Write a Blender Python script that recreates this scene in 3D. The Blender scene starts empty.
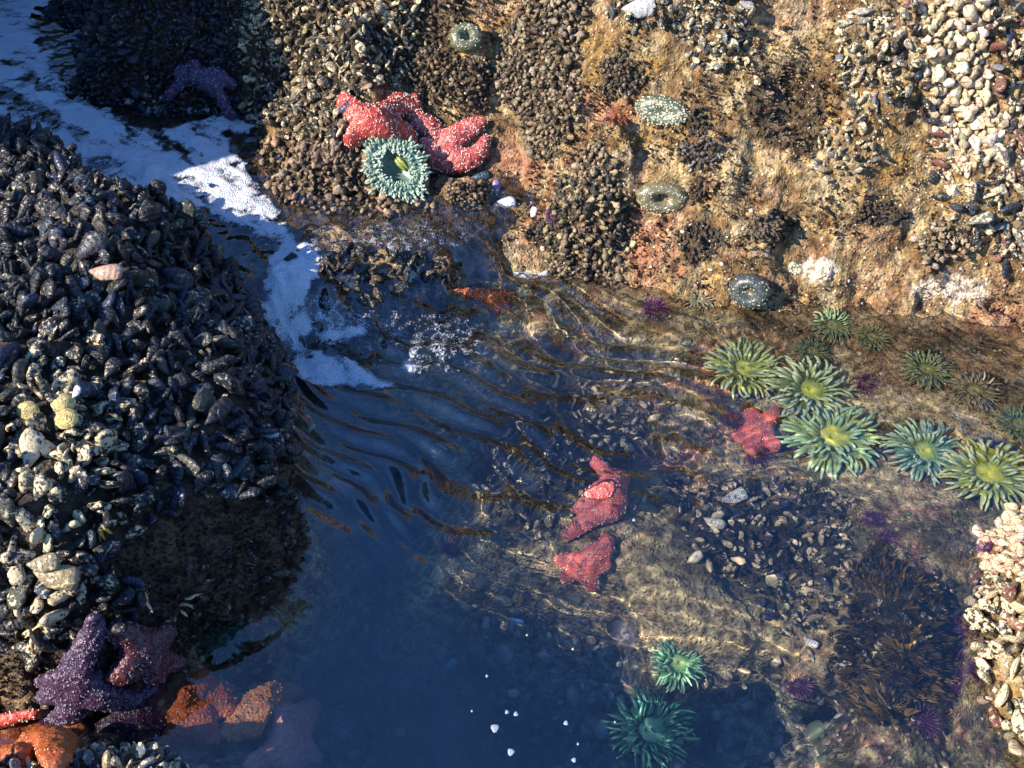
import bpy, math, random
import numpy as np
from mathutils import Vector, Matrix
from mathutils.bvhtree import BVHTree

random.seed(7)
RNG = np.random.default_rng(11)
scene = bpy.context.scene
col = scene.collection
R = math.radians

# ------------------------------------------------------------------ camera
CAM = np.array([0.0, -2.2, 2.0]); PITCH = R(42); FPX = 1024*40/36
FW = np.array([0, math.cos(PITCH), -math.sin(PITCH)])
RT = np.array([1.0, 0, 0]); UP = np.array([0, math.sin(PITCH), math.cos(PITCH)])
cam = bpy.data.cameras.new('camera'); cam.lens = 40; cam.sensor_width = 36; cam.clip_start = .05; cam.clip_end = 2000
camo = bpy.data.objects.new('camera', cam); camo.location = CAM; camo.rotation_euler = (R(90)-PITCH, 0, 0)
col.objects.link(camo); scene.camera = camo

def ray(px, py):
    d = FW + RT*((px-512)/FPX) - UP*((py-384)/FPX)
    return d/np.linalg.norm(d)
def on_z(px, py, z):
    d = ray(px, py); t = (z-CAM[2])/d[2]
    return CAM + d*t
def under(px, py, z):
    """point at depth z seen through the water surface at this pixel (Snell)"""
    if z >= 0: return on_z(px, py, z)
    p = on_z(px, py, 0); d = ray(px, py)
    s = math.hypot(d[0], d[1])/1.333; c = -math.sqrt(1-s*s); k = s/math.hypot(d[0], d[1])
    t = z/c
    return p + np.array([d[0]*k, d[1]*k, c])*t
def proj(P):
    d = P - CAM; dep = d@FW
    return np.stack([512+FPX*(d@RT)/dep, 384-FPX*(d@UP)/dep], -1), dep

# ------------------------------------------------------------------ noise
def _h(ix, iy, iz, s):
    n = (ix*374761393 + iy*668265263 + iz*2147483647 + s*1274126177) & 0xffffffff
    n = ((n ^ (n >> 13))*1274126177) & 0xffffffff
    n = ((n ^ (n >> 16))*2246822519) & 0xffffffff
    return ((n ^ (n >> 15)) & 0xffff)/32767.5 - 1.0
def vnoise(x, y, z=0.0, s=0):
    x, y, z = np.broadcast_arrays(np.asarray(x, float), np.asarray(y, float), np.asarray(z, float))
    ix, iy, iz = (np.floor(v).astype(np.int64) for v in (x, y, z))
    fx, fy, fz = x-ix, y-iy, z-iz
    ux, uy, uz = (f*f*f*(f*(f*6-15)+10) for f in (fx, fy, fz))
    r = 0
    for a in (0, 1):
        for b in (0, 1):
            for c in (0, 1):
                w = (ux if a else 1-ux)*(uy if b else 1-uy)*(uz if c else 1-uz)
                r = r + w*_h(ix+a, iy+b, iz+c, s)
    return r
def fbm(x, y, z=0.0, s=0, o=4, g=.5):
    r = 0; a = 1; k = 1
    for i in range(o):
        r = r + a*vnoise(np.asarray(x)*k, np.asarray(y)*k, np.asarray(z)*k, s+i*17); a *= g; k *= 2.03
    return r
def sstep(a, b, x):
    t = np.clip((x-a)/(b-a), 0, 1); return t*t*(3-2*t)
def smax(a, b, k=.03):
    h = np.clip(.5+.5*(a-b)/k, 0, 1); return b*(1-h)+a*h + k*h*(1-h)
def inpoly(x, y, P):
    x, y = np.broadcast_arrays(x, y); r = np.zeros(x.shape, bool); n = len(P)
    for i in range(n):
        x0, y0 = P[i][:2]; x1, y1 = P[(i+1) % n][:2]
        if y0 == y1: continue
        c = ((y0 > y) != (y1 > y)) & (x < (x1-x0)*(y-y0)/(y1-y0)+x0)
        r ^= c
    return r
def pdist(x, y, P, closed=True):
    d = np.full(np.broadcast(x, y).shape, 1e9); n = len(P)
    for i in range(n if closed else n-1):
        a = P[i]; b = P[(i+1) % n]; ex, ey = b[0]-a[0], b[1]-a[1]
        L = ex*ex+ey*ey+1e-12
        t = np.clip(((x-a[0])*ex+(y-a[1])*ey)/L, 0, 1)
        d = np.minimum(d, np.hypot(x-a[0]-t*ex, y-a[1]-t*ey))
    return d
def sdist(x, y, P):
    d = pdist(x, y, P); return np.where(inpoly(x, y, P), d, -d)

# ------------------------------------------------------------------ water level: upper channel, cascade, pool
STEP = [on_z(*p)[:2] for p in [(-200, 420, .05), (180, 380, .05), (290, 322, .06), (350, 312, .05), (430, 292, .05), (500, 262, .05), (560, 225, .05), (600, 120, .05)]]
UPPER = STEP + [np.array([-.2, 6.]), np.array([-40., 30.]), np.array([-40., -.3])]
def wlevel(x, y):
    s = sdist(x, y, UPPER) + .035*fbm(x*7, y*7, s=3, o=2)
    w = .125*sstep(-.06, .13, s) + .02*sstep(.1, .9, s)
    return w*(1-sstep(6, 12, np.hypot(x, y)))

# ------------------------------------------------------------------ terrain
WALL_BASE = [on_z(*p)[:2] for p in [(-260, 20, .13), (-40, -60, .13), (70, -60, .13), (40, 30, .13), (60, 90, .13), (135, 128, .13), (232, 128, .13), (262, 165, .13), (295, 200, .13), (335, 214, .13), (430, 203, .13), (500, 205, .13),
             (545, 240, .08), (575, 275, 0), (640, 292, 0), (720, 300, 0), (800, 303, 0), (900, 315, 0), (1024, 330, 0), (1250, 380, 0)]]
WALLP = WALL_BASE + [np.array([60., 2.]), np.array([60., 80.]), np.array([-60., 80.]), np.array([-60., 12.]), np.array([-6., 6.])]
LB = [on_z(*p)[:2] for p in [(-10, 112, .2), (60, 140, .2), (120, 198, .2), (200, 226, .2), (262, 280, .18), (290, 345, .15), (294, 400, .12), (294, 460, .1), (300, 520, .05), (300, 565, 0),
      (255, 612, 0), (200, 640, 0), (165, 690, 0), (110, 722, 0), (55, 722, 0), (0, 700, 0), (-150, 690, 0), (-500, 600, 0), (-700, 200, .2), (-300, 90, .2)]]
BLR = [on_z(*p)[:2] for p in [(-300, 775, .3), (0, 752, .3), (60, 742, .3), (110, 748, .3), (150, 744, .3), (190, 772, .3), (200, 850, .1), (120, 1000, .1), (-400, 1000, .1)]]
RB = [on_z(*p)[:2] for p in [(1050, 488, .1), (1008, 520, .1), (997, 560, .1), (1000, 620, .05), (1008, 680, .05), (1030, 730, .05), (1100, 800, 0), (1300, 800, 0), (1350, 520, 0)]]
SEA = [(330,380,-.35),(400,380,-.4),(380,440,-.42),(330,480,-.45),(450,420,-.33),(330,600,-.5),(330,700,-.5),(420,520,-.42),(450,700,-.5),(550,700,-.45),(550,750,-.6),(620,660,-.36),(490,640,-.38),(555,640,-.36),(700,685,-.32),
 (405,608,-.2),(470,578,-.13),(530,556,-.13),(600,565,-.12),(660,585,-.12),(690,625,-.15),(700,600,-.13),(745,635,-.16),(790,668,-.18),(830,665,-.14),(670,665,-.2),(640,740,-.34),
 (520,470,-.035),(560,500,-.05),(600,420,-.035),(630,395,-.04),(540,430,-.07),(500,500,-.06),(640,450,-.1),(600,500,-.05),(585,555,-.1),
 (700,520,-.09),(760,540,-.11),(800,500,-.1),(700,560,-.12),(740,600,-.2),(810,620,-.2),(660,500,-.12),(760,720,-.5),(820,740,-.5),(700,740,-.5),
 (700,340,-.06),(760,360,-.09),(800,400,-.1),(830,440,-.13),(920,450,-.1),(980,470,-.08),(900,350,-.04),(1000,400,-.04),(950,540,-.08),(880,520,-.1),(1000,350,-.02),(760,420,-.12),(960,600,-.12),
 (885,600,-.03),(905,650,-.02),(885,700,-.05),(870,750,-.12),(955,660,-.12),(960,745,-.3),
 (500,300,-.07),(560,310,-.08),(620,312,-.08),(650,360,-.1),(500,350,-.18),(560,360,-.16),(440,335,-.2),(480,400,-.3),(560,285,-.03),
 (100,200,.06),(40,60,.06),(60,130,.05),(200,200,.06),(250,220,.08),(300,240,.105),(400,235,.112),(480,230,.1),(530,235,.08),(270,290,.03),
 (305,280,.10),(350,268,.145),(400,264,.14),(440,262,.10),(330,290,.09),(375,284,.12),(420,282,.08),(325,315,-.02),(370,312,.0),(420,305,-.01),(500,270,0.0),
 (250,690,-.15),(200,700,-.12),(285,740,-.18),(305,720,-.2),(100,740,-.12),(230,640,-.2),(20,745,-.15)]
SP = np.array([under(*p) for p in SEA])
_d = np.hypot(SP[:,0][:,None]-SP[:,0], SP[:,1][:,None]-SP[:,1])
_A = np.block([[_d - 0.01*np.eye(len(SP)), np.ones((len(SP), 1))], [np.ones((1, len(SP))), np.zeros((1, 1))]])
_w = np.linalg.solve(_A, np.append(SP[:,2], 0))
def seabed(x, y):
    r = np.full(x.shape, _w[-1])
    for i in range(len(SP)): r += _w[i]*np.hypot(x-SP[i,0], y-SP[i,1])
    return np.clip(r, -.8, .14)

def base_height(x, y):
    far = np.hypot(x, y)
    sb = seabed(x, y)
    sb = sb*(1-sstep(2.2, 5, far)) - .6*sstep(2.2, 5, far)
    sb += .022*fbm(x*9, y*9, s=40, o=3)*sstep(-.02, -.25, sb-wlevel(x, y)+.05)+.006*fbm(x*22, y*22, s=44, o=2)
    # back wall
    n = sdist(x, y, WALLP) + .05*fbm(x*3.2, y*3.2, s=5, o=3)
    sl = 1.42
    wall = np.where(n > 0, .0 + n*sl, n*.5)
    wall = np.where(wall > 1.15, 1.15 + (wall-1.15)*.35, wall)
    wall = np.minimum(wall, 2.6+.3*fbm(x*.3, y*.3, s=8))
    wall += np.where(n > 0, .05*fbm(x*5, y*5, s=9, o=3)+.012*fbm(x*18, y*18, s=19, o=2), 0)
    # the barnacle ramp left of the anemone is lower
    h = smax(sb, wall, .04)
    # left mussel boulder
    d = sdist(x, y, LB) + .03*fbm(x*6, y*6, s=21, o=3)
    top = .23 + .17*np.exp(-((x+1.12)/.38)**2) + .03*fbm(x*4, y*4, s=23)
    lb = np.where(d > 0, (top+.02)*np.tanh(np.maximum(d, 0)/.10), d*2.2) - .02
    h = smax(h, lb, .03)
    d = sdist(x, y, BLR) + .015*fbm(x*8, y*8, s=31); lb = np.where(d > 0, .24+.12*np.tanh(d/.05), .24+d*4); h = smax(h, lb, .02)
    d = sdist(x, y, RB) + .02*fbm(x*8, y*8, s=33); lb = np.where(d > 0, .02+.3*np.tanh(d/.2), .02+d*2.5); h = smax(h, lb, .03)
    # sea cliff to the west that shades the channel
    d = sdist(x, y, CLIFF) + .10*fbm(x*2, y*2, s=35, o=3); cl = np.where(d > 0, 2.5*np.tanh(np.maximum(d, 0)/.6)+.3*fbm(x*1.3, y*1.3, s=37), d*2.5); h = smax(h, cl, .1)
    return h
CLIFF = [(-2.0, -.12), (-1.97, .4), (-2.02, 1.5), (-2.0, 2.4), (-2.3, 3.2), (-3, 4), (-5, 4), (-5, .2), (-3, -.3)]

def axis(lo, hi, step, far, g=1.18):
    c = list(np.arange(lo, hi, step)); s = step; a = lo; L = []
    while a > -far: s *= g; a -= s; L.append(a)
    s = step; b = c[-1]; Rr = []
    while b < far: s *= g; b += s; Rr.append(b)
    return np.array(L[::-1]+c+Rr)
TX = axis(-1.8, 1.75, .0065, 300); TY = axis(-1.15, 2.5, .0065, 300)
GX, GY = np.meshgrid(TX, TY)
H = base_height(GX, GY)

def grid_height(G, x, y):
    i = np.clip(np.searchsorted(TX, x)-1, 0, len(TX)-2); j = np.clip(np.searchsorted(TY, y)-1, 0, len(TY)-2)
    fx = (x-TX[i])/(TX[i+1]-TX[i]); fy = (y-TY[j])/(TY[j+1]-TY[j])
    return (G[j, i]*(1-fx)+G[j, i+1]*fx)*(1-fy)+(G[j+1, i]*(1-fx)+G[j+1, i+1]*fx)*fy
def march(px, py):
    d = ray(px, py); t = np.arange(1.0, 6, .004)
    P = CAM + t[:, None]*d; k = np.argmax(P[:, 2] < grid_height(H, P[:, 0], P[:, 1]))
    return P[k]
# clumps standing proud of the wall: px, py, half width, half height (px), height in m
MOUNDS = [(300, 40, 95, 75, .16), (330, 95, 60, 40, .07), (135, 30, 95, 60, .1), (545, 55, 38, 76, .10), (590, 215, 42, 62, .115), (450, 85, 42, 28, .06),
          (645, 25, 40, 20, .03), (625, 70, 22, 22, .035), (700, 25, 45, 35, .04), (700, 155, 20, 15, .035), (975, 60, 70, 110, .07), (990, 190, 60, 60, .06),
          (860, 145, 45, 28, .04), (870, 70, 45, 50, .04), (945, 240, 25, 16, .035), (765, 228, 18, 12, .025), (320, 165, 60, 35, .05), (465, 195, 25, 15, .03),
          (395, 170, 26, 26, .03), (690, 235, 18, 18, .02), (460, 140, 40, 30, .02), (840, 190, 25, 15, .02)]
for (px, py, rx, ry, hh) in MOUNDS:
    c = march(px, py); a = march(px+rx, py); b = march(px, py-ry); b2 = march(px, py+ry)
    rxm = abs(rx/FPX*np.dot(c-CAM, FW)); rym = max(.03, min(np.linalg.norm(b[:2]-c[:2]), np.linalg.norm(b2[:2]-c[:2])))
    q = ((GX-c[0])/rxm)**2 + ((GY-c[1])/rym)**2
    q = q*(1+.25*fbm(GX*12, GY*12, s=60, o=2))
    H += hh*1.35*np.exp(-np.clip(q, 0, 50)**2.2)
# displaced sheet
dzy, dzx = np.gradient(H, TY, TX)
NN = np.stack([-dzx, -dzy, np.ones_like(H)], -1); NN /= np.linalg.norm(NN, axis=-1, keepdims=True)
near = 1-sstep(3, 6, np.hypot(GX, GY))
dis = (.012*fbm(GX*14, GY*14, H*14, s=70, o=3) + .0065*fbm(GX*50, GY*50, H*50, s=75, o=2))*near*np.where(H > -.02, 1.0, .8)
TP = np.stack([GX, GY, H], -1) + NN*dis[..., None]
ny, nx = H.shape
idx = np.arange(nx*ny).reshape(ny, nx)
TF = np.stack([idx[:-1, :-1], idx[:-1, 1:], idx[1:, 1:], idx[1:, :-1]], -1).reshape(-1, 4)

def mesh_np(name, V, F, attrs=None, smooth=True):
    """V (n,3), F (m,k) int; attrs: {name: (type, array)} per point"""
    me = bpy.data.meshes.new(name); V = np.ascontiguousarray(V, dtype=np.float32)
    if isinstance(F, np.ndarray): Fs = [F]
    else: Fs = F
    me.vertices.add(len(V)); me.vertices.foreach_set('co', V.ravel())
    loops = np.concatenate([f.ravel() for f in Fs]).astype(np.int32)
    tot = np.concatenate([np.full(len(f), f.shape[1], np.int32) for f in Fs])
    st = np.concatenate([[0], np.cumsum(tot)[:-1]]).astype(np.int32)
    me.loops.add(len(loops)); me.loops.foreach_set('vertex_index', loops)
    me.polygons.add(len(tot)); me.polygons.foreach_set('loop_start', st); me.polygons.foreach_set('loop_total', tot)
    me.polygons.foreach_set('use_smooth', np.full(len(tot), smooth))
    me.update(calc_edges=True)
    for k, (ty, arr) in (attrs or {}).items():
        a = me.attributes.new(k, ty, 'POINT'); arr = np.ascontiguousarray(arr, dtype=np.float32)
        if ty == 'FLOAT_COLOR':
            if arr.shape[1] == 3: arr = np.concatenate([arr, np.ones((len(arr), 1), np.float32)], 1)
            a.data.foreach_set('color', arr.ravel())
        else: a.data.foreach_set('value', arr.ravel())
    return me
def link(name, me, mat=None, parent=None, **props):
    o = bpy.data.objects.new(name, me); col.objects.link(o)
    if mat and me: me.materials.clear(); me.materials.append(mat)
    if parent: o.parent = parent
    for k, v in props.items(): o[k] = v
    return o
# ------------------------------------------------------------------ materials
class NT:
    def __init__(s, name):
        s.m = bpy.data.materials.new(name); s.m.use_nodes = True; s.t = s.m.node_tree; s.t.nodes.clear()
        s.out = s.n('OutputMaterial')
    def n(s, ty, ins=None, **kw):
        o = s.t.nodes.new('ShaderNode'+ty)
        for k, v in kw.items(): setattr(o, k, v)
        for k, v in (ins or {}).items(): s.put(o.inputs[k], v)
        return o
    def put(s, sock, v):
        if isinstance(v, bpy.types.NodeSocket): s.t.links.new(v, sock)
        elif isinstance(v, bpy.types.Node): s.t.links.new(v.outputs[0], sock)
        else: sock.default_value = v
    def noise(s, sc, det=4, rough=.55, vec=None, dist=0):
        n = s.n('TexNoise', {'Scale': sc, 'Detail': det, 'Roughness': rough, 'Distortion': dist}); s.put(n.inputs['Vector'], vec or s.pos()); return n.outputs['Fac']
    def vor(s, sc, feature='F1', out='Distance', vec=None):
        n = s.n('TexVoronoi', {'Scale': sc}, feature=feature); s.put(n.inputs['Vector'], vec or s.pos()); return n.outputs[out]
    def pos(s):
        if not hasattr(s, '_p'): s._p = s.n('NewGeometry').outputs['Position']
        return s._p
    def attr(s, name, out='Fac'): return s.n('Attribute', attribute_name=name).outputs[out]
    def ramp(s, f, stops, interp='LINEAR'):
        n = s.n('ValToRGB', {'Fac': f}); n.color_ramp.interpolation = interp; e = n.color_ramp.elements
        while len(e) < len(stops): e.new(.5)
        for i, (p, c) in enumerate(stops):
            e[i].position = p; e[i].color = (c, c, c, 1) if isinstance(c, (int, float)) else (*c, 1)
        return n.outputs[0]
    def mix(s, f, a, b, mode='MIX'):
        n = s.n('Mix', data_type='RGBA', blend_type=mode)
        s.put(n.inputs[0], f)
        for k, v in ((6, a), (7, b)): s.put(n.inputs[k], (*v, 1) if isinstance(v, tuple) and len(v) == 3 else v)
        return n.outputs[2]
    def math(s, op, a, b=0.0, c=0.0):
        n = s.n('Math', operation=op); s.put(n.inputs[0], a); s.put(n.inputs[1], b); s.put(n.inputs[2], c); return n.outputs[0]
    def bump(s, h, strength=.5, dist=.01, nrm=None):
        n = s.n('Bump', {'Height': h, 'Strength': strength, 'Distance': dist})
        if nrm: s.put(n.inputs['Normal'], nrm)
        return n.outputs[0]
    def bsdf(s, color, rough=.5, normal=None, **kw):
        b = s.n('BsdfPrincipled')
        s.put(b.inputs['Base Color'], (*color, 1) if isinstance(color, tuple) and len(color) == 3 else color); s.put(b.inputs['Roughness'], rough)
        if normal: s.put(b.inputs['Normal'], normal)
        for k, v in kw.items(): s.put(b.inputs[k.replace('_', ' ')], v)
        s.put(s.out.inputs['Surface'], b.outputs[0]); return b

def mat_rock():
    t = NT('wet_rock')
    base = t.attr('zone', 'Color')
    n1 = t.noise(38, 6, .65); n2 = t.noise(130, 5, .7); v = t.vor(150); v2 = t.vor(70, 'F1', 'Color')
    c = t.mix(t.ramp(n1, [(.38, 0), (.60, 1)]), t.mix(1.0, base, (.34, .29, .26), 'MULTIPLY'), t.mix(1.0, base, (1.7, 1.55, 1.25), 'MULTIPLY'))
    c = t.mix(t.ramp(n2, [(.5, 0), (.7, .8)]), c, (.05, .035, .02))
    c = t.mix(t.math('MULTIPLY', t.ramp(v, [(.06, 1), (.16, 0)]), t.ramp(t.noise(20), [(.45, 0), (.6, .75)])), c, (.55, .47, .33))
    h = t.math('ADD', t.math('MULTIPLY', n2, .6), t.math('ADD', n1, t.math('MULTIPLY', t.ramp(t.vor(95), [(0, 1), (.5, 0)]), .5)))
    t.bsdf(c, t.ramp(t.noise(60), [(.35, .22), (.65, .7)]), t.bump(h, 1.0, .02)); return t.m
def mat_water():
    t = NT('sea_water')
    g = t.n('BsdfGlass', {'Color': (1, 1, 1, 1), 'Roughness': 0.0, 'IOR': 1.35})
    m_ = t.n('MixShader', {0: .075, 1: g.outputs[0], 2: t.n('BsdfGlossy', {'Roughness': .02}).outputs[0]}); t.put(t.out.inputs['Surface'], m_.outputs[0])
    return t.m
def mat_deep():
    t = NT('deep_water_murk')
    a = t.n('VolumePrincipled', {'Color': (.30, .68, .995, 1), 'Density': 3.2, 'Anisotropy': .2})
    t.put(t.out.inputs['Volume'], a.outputs[0])
    return t.m
M_ROCK = mat_rock(); M_WATER = mat_water()

# ------------------------------------------------------------------ world and sun
SE, SA = R(33), R(27)
TR = Vector((math.cos(SE)*math.cos(SA), math.cos(SE)*math.sin(SA), -math.sin(SE)))
sun = bpy.data.lights.new('sun', 'SUN'); sun.energy = 5.0; sun.angle = R(.53); sun.color = (1, .90, .76)
suno = bpy.data.objects.new('sun', sun); suno.rotation_euler = TR.to_track_quat('-Z', 'Y').to_euler(); suno.location = (-3, -3, 4); col.objects.link(suno)
w = bpy.data.worlds.new('World'); scene.world = w; w.use_nodes = True
nt = w.node_tree; sky = nt.nodes.new('ShaderNodeTexSky'); sky.sky_type = 'NISHITA'; sky.sun_disc = False
sky.sun_elevation = SE; sky.sun_rotation = math.atan2(-TR.x, -TR.y); sky.air_density = 1.3; sky.dust_density = .1; sky.ozone_density = 4.0
bg = nt.nodes['Background']; bg.inputs['Strength'].default_value = .105; tint = nt.nodes.new('ShaderNodeMix'); tint.data_type = 'RGBA'; tint.blend_type = 'MULTIPLY'; tint.inputs[0].default_value = 1; tint.inputs[7].default_value = (.62, .88, 1.3, 1); nt.links.new(sky.outputs[0], tint.inputs[6]); nt.links.new(tint.outputs[2], bg.inputs['Color'])
vs = scene.view_settings; vs.view_transform = 'Standard'; vs.look = 'None'; vs.gamma = 1; vs.exposure = 1.0; vs.use_curve_mapping = False
cy = scene.cycles; cy.use_denoising = True; cy.denoiser = 'OPENIMAGEDENOISE'; cy.max_bounces = 10; cy.diffuse_bounces = 3; cy.glossy_bounces = 4; cy.transmission_bounces = 8; cy.transparent_max_bounces = 12; cy.volume_bounces = 1
cy.caustics_refractive = True; cy.caustics_reflective = False; cy.blur_glossy = .5; cy.sample_clamp_indirect = 4.0
CAUSTICS = True
if CAUSTICS: sun.cycles.is_caustics_light = True

# ------------------------------------------------------------------ terrain object with its colour zones, some carrying painted shade
def zones():
    x, y, z = TP[..., 0], TP[..., 1], TP[..., 2]
    P = TP.reshape(-1, 3); uv, dep = proj(P); px = uv[:, 0].reshape(H.shape); py = uv[:, 1].reshape(H.shape)
    def C(c): return np.array(c)
    a = fbm(x*6, y*6, z*6, s=101, o=3); b = fbm(x*11, y*11, z*11, s=102, o=3); c_ = fbm(x*25, y*25, z*25, s=103, o=2); e = fbm(x*4, y*4, z*4, s=104, o=3)
    def mx(c, m, d): return c*(1-m[..., None]) + C(d)*m[..., None]
    c = np.ones(x.shape+(3,))*C((.46, .34, .17))
    c = mx(c, sstep(.0, .5, a)*.8, (.52, .33, .10))
    c = mx(c, sstep(.25, .6, b)*.6, (.44, .25, .18))
    c = mx(c, sstep(.05, .5, -b)*.7, (.19, .145, .075))
    c = mx(c, sstep(.0, .4, e)*.5, (.20, .13, .08))
    c = mx(c, sstep(.15, .5, c_)*.8, (.09, .06, .04))
    c = mx(c, sstep(.15, .6, -c_)*.6, (.58, .50, .34))
    f_ = fbm(x*55, y*55, z*55, s=106, o=2); c = mx(c, sstep(.1, .6, f_)*.6, (.07, .05, .035)); c = mx(c, sstep(.2, .6, -f_)*.5, (.46, .40, .29))
    pink = np.exp(-(((px-500)/60)**2+((py-165)/22)**2)) + np.exp(-(((px-650)/30)**2+((py-245)/35)**2)) + .9*np.exp(-(((px-600)/40)**2+((py-105)/14)**2)) + np.exp(-(((px-990)/30)**2+((py-320)/25)**2))+.7*np.exp(-(((px-535)/20)**2+((py-240)/35)**2))
    c = mx(c, np.clip(pink*1.1+.5*c_-.1, 0, .8), (.44, .20, .15))
    red = np.exp(-(((px-618)/16)**2+((py-118)/7)**2)); c = mx(c, np.clip(red, 0, 1), (.55, .07, .03))
    yel = np.exp(-(((px-640)/45)**2+((py-135)/18)**2)) + np.exp(-(((px-560)/30)**2+((py-30)/25)**2)) + np.exp(-(((px-620)/60)**2+((py-60)/30)**2)) + np.exp(-(((px-900)/20)**2+((py-160)/40)**2))
    c = mx(c, np.clip(yel*.7+.4*c_, 0, .7), (.32, .20, .05))
    wh = np.exp(-(((px-950)/45)**2+((py-288)/16)**2)) + .8*np.exp(-(((px-820)/22)**2+((py-268)/16)**2)) + .5*np.exp(-(((px-760)/14)**2+((py-255)/10)**2)) 
    wn = fbm(x*30, y*30, z*30, s=110, o=3); c = mx(c, np.clip(sstep(.3, .6, wh*.9+.45*wn)*sstep(.2, .5, wh), 0, 1), (.78, .70, .62))
    # under water
    uw = sstep(.0, -.03, z)
    s2 = np.ones(x.shape+(3,))*C((.36, .30, .18)); s2 = mx(s2, sstep(0, .4, a), (.46, .38, .20)); s2 = mx(s2, sstep(.1, .5, b), (.44, .24, .19)); s2 = mx(s2, sstep(.1, .5, -b), (.18, .20, .11)); s2 = mx(s2, sstep(.1, .5, c_), (.60, .54, .38)); s2 = mx(s2, sstep(.1, .5, -c_)*.6, (.12, .10, .07))
    shelf = np.exp(-(((px-880)/220)**2+((py-350)/45)**2)); s2 = mx(s2, np.clip(shelf, 0, .6), (.46, .26, .15))
    ridge = np.clip(np.exp(-(((px-650)/90)**2+((py-590)/40)**2)) + np.exp(-(((px-745)/60)**2+((py-650)/45)**2)) + np.exp(-(((px-450)/60)**2+((py-590)/22)**2)), 0, 1)
    unlit_bed = np.clip(np.exp(-(((px-560)/95)**2+((py-460)/75)**2)**2) + np.exp(-(((px-755)/100)**2+((py-555)/70)**2)**2), 0, 1)
    pt = fbm(x*7+3, y*9, s=111, o=2); s2 = mx(s2, sstep(.15, .4, pt)*.8*(1-unlit_bed), (.66, .58, .38)); s2 = mx(s2, sstep(.2, .5, -pt)*.8, (.09, .08, .06)); s2 = mx(s2, ridge*.85, (.74, .68, .42))
    s2 = mx(s2, unlit_bed*.95, (.018, .021, .024))  # near-black bed painted in for the unlit gaps between mussels
    deep = sstep(-.2, -.42, z); s2 = mx(s2, deep*.8, (.30, .34, .32))
    s2 = mx(s2, sstep(.2, .5, c_)*deep, (.24, .22, .20))
    c = c*(1-uw[..., None]) + s2*uw[..., None]
    dark = np.exp(-(((px-890)/60)**2+((py-660)/75)**2)**2); c = mx(c, np.clip(dark*1.2, 0, 1), (.035, .027, .012))  # dark brown algal rock, its colour deepened for the shade there
    # dark rock under mussel beds
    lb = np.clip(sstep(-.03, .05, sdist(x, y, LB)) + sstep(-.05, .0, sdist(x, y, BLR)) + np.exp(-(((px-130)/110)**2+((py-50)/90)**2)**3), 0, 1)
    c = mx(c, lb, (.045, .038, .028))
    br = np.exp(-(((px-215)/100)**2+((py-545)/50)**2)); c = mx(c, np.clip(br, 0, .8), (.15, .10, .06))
    cas = sstep(.0, .04, wlevel(x, y))*sstep(.05, .0, z-wlevel(x, y)); c = mx(c, cas*.8, (.13, .10, .075))
    return c
ZC = zones()
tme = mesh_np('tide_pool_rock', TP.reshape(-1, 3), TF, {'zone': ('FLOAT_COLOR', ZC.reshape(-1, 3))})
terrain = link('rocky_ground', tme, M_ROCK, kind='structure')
if CAUSTICS: terrain.cycles.is_caustics_receiver = True
near_f = (np.abs(GX[:-1, :-1]) < 2.6) & (GY[:-1, :-1] > -1.6) & (GY[:-1, :-1] < 3.6)
NF = TF.reshape(ny-1, nx-1, 4)[near_f]
TBVH = BVHTree.FromPolygons(TP.reshape(-1, 3).tolist(), NF.tolist())
CV = Vector(CAM)
def at(px, py, lift=0.0, depth_ok=True):
    """the point of the rock seen at this pixel (through the water where it is wet) and its normal"""
    d = Vector(ray(px, py)); h = TBVH.ray_cast(CV, d)
    p = h[0]
    if p is None: q = on_z(px, py, 0); return Vector(q), Vector((0, 0, 1))
    if p.z < float(wlevel(p.x, p.y)) and p.z < 0:
        s = Vector(on_z(px, py, 0)); k = Vector(under(px, py, -.5))-s; h2 = TBVH.ray_cast(s, k.normalized())
        if h2[0] is not None: h = h2
    return h[0]+h[1]*lift, h[1]

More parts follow.
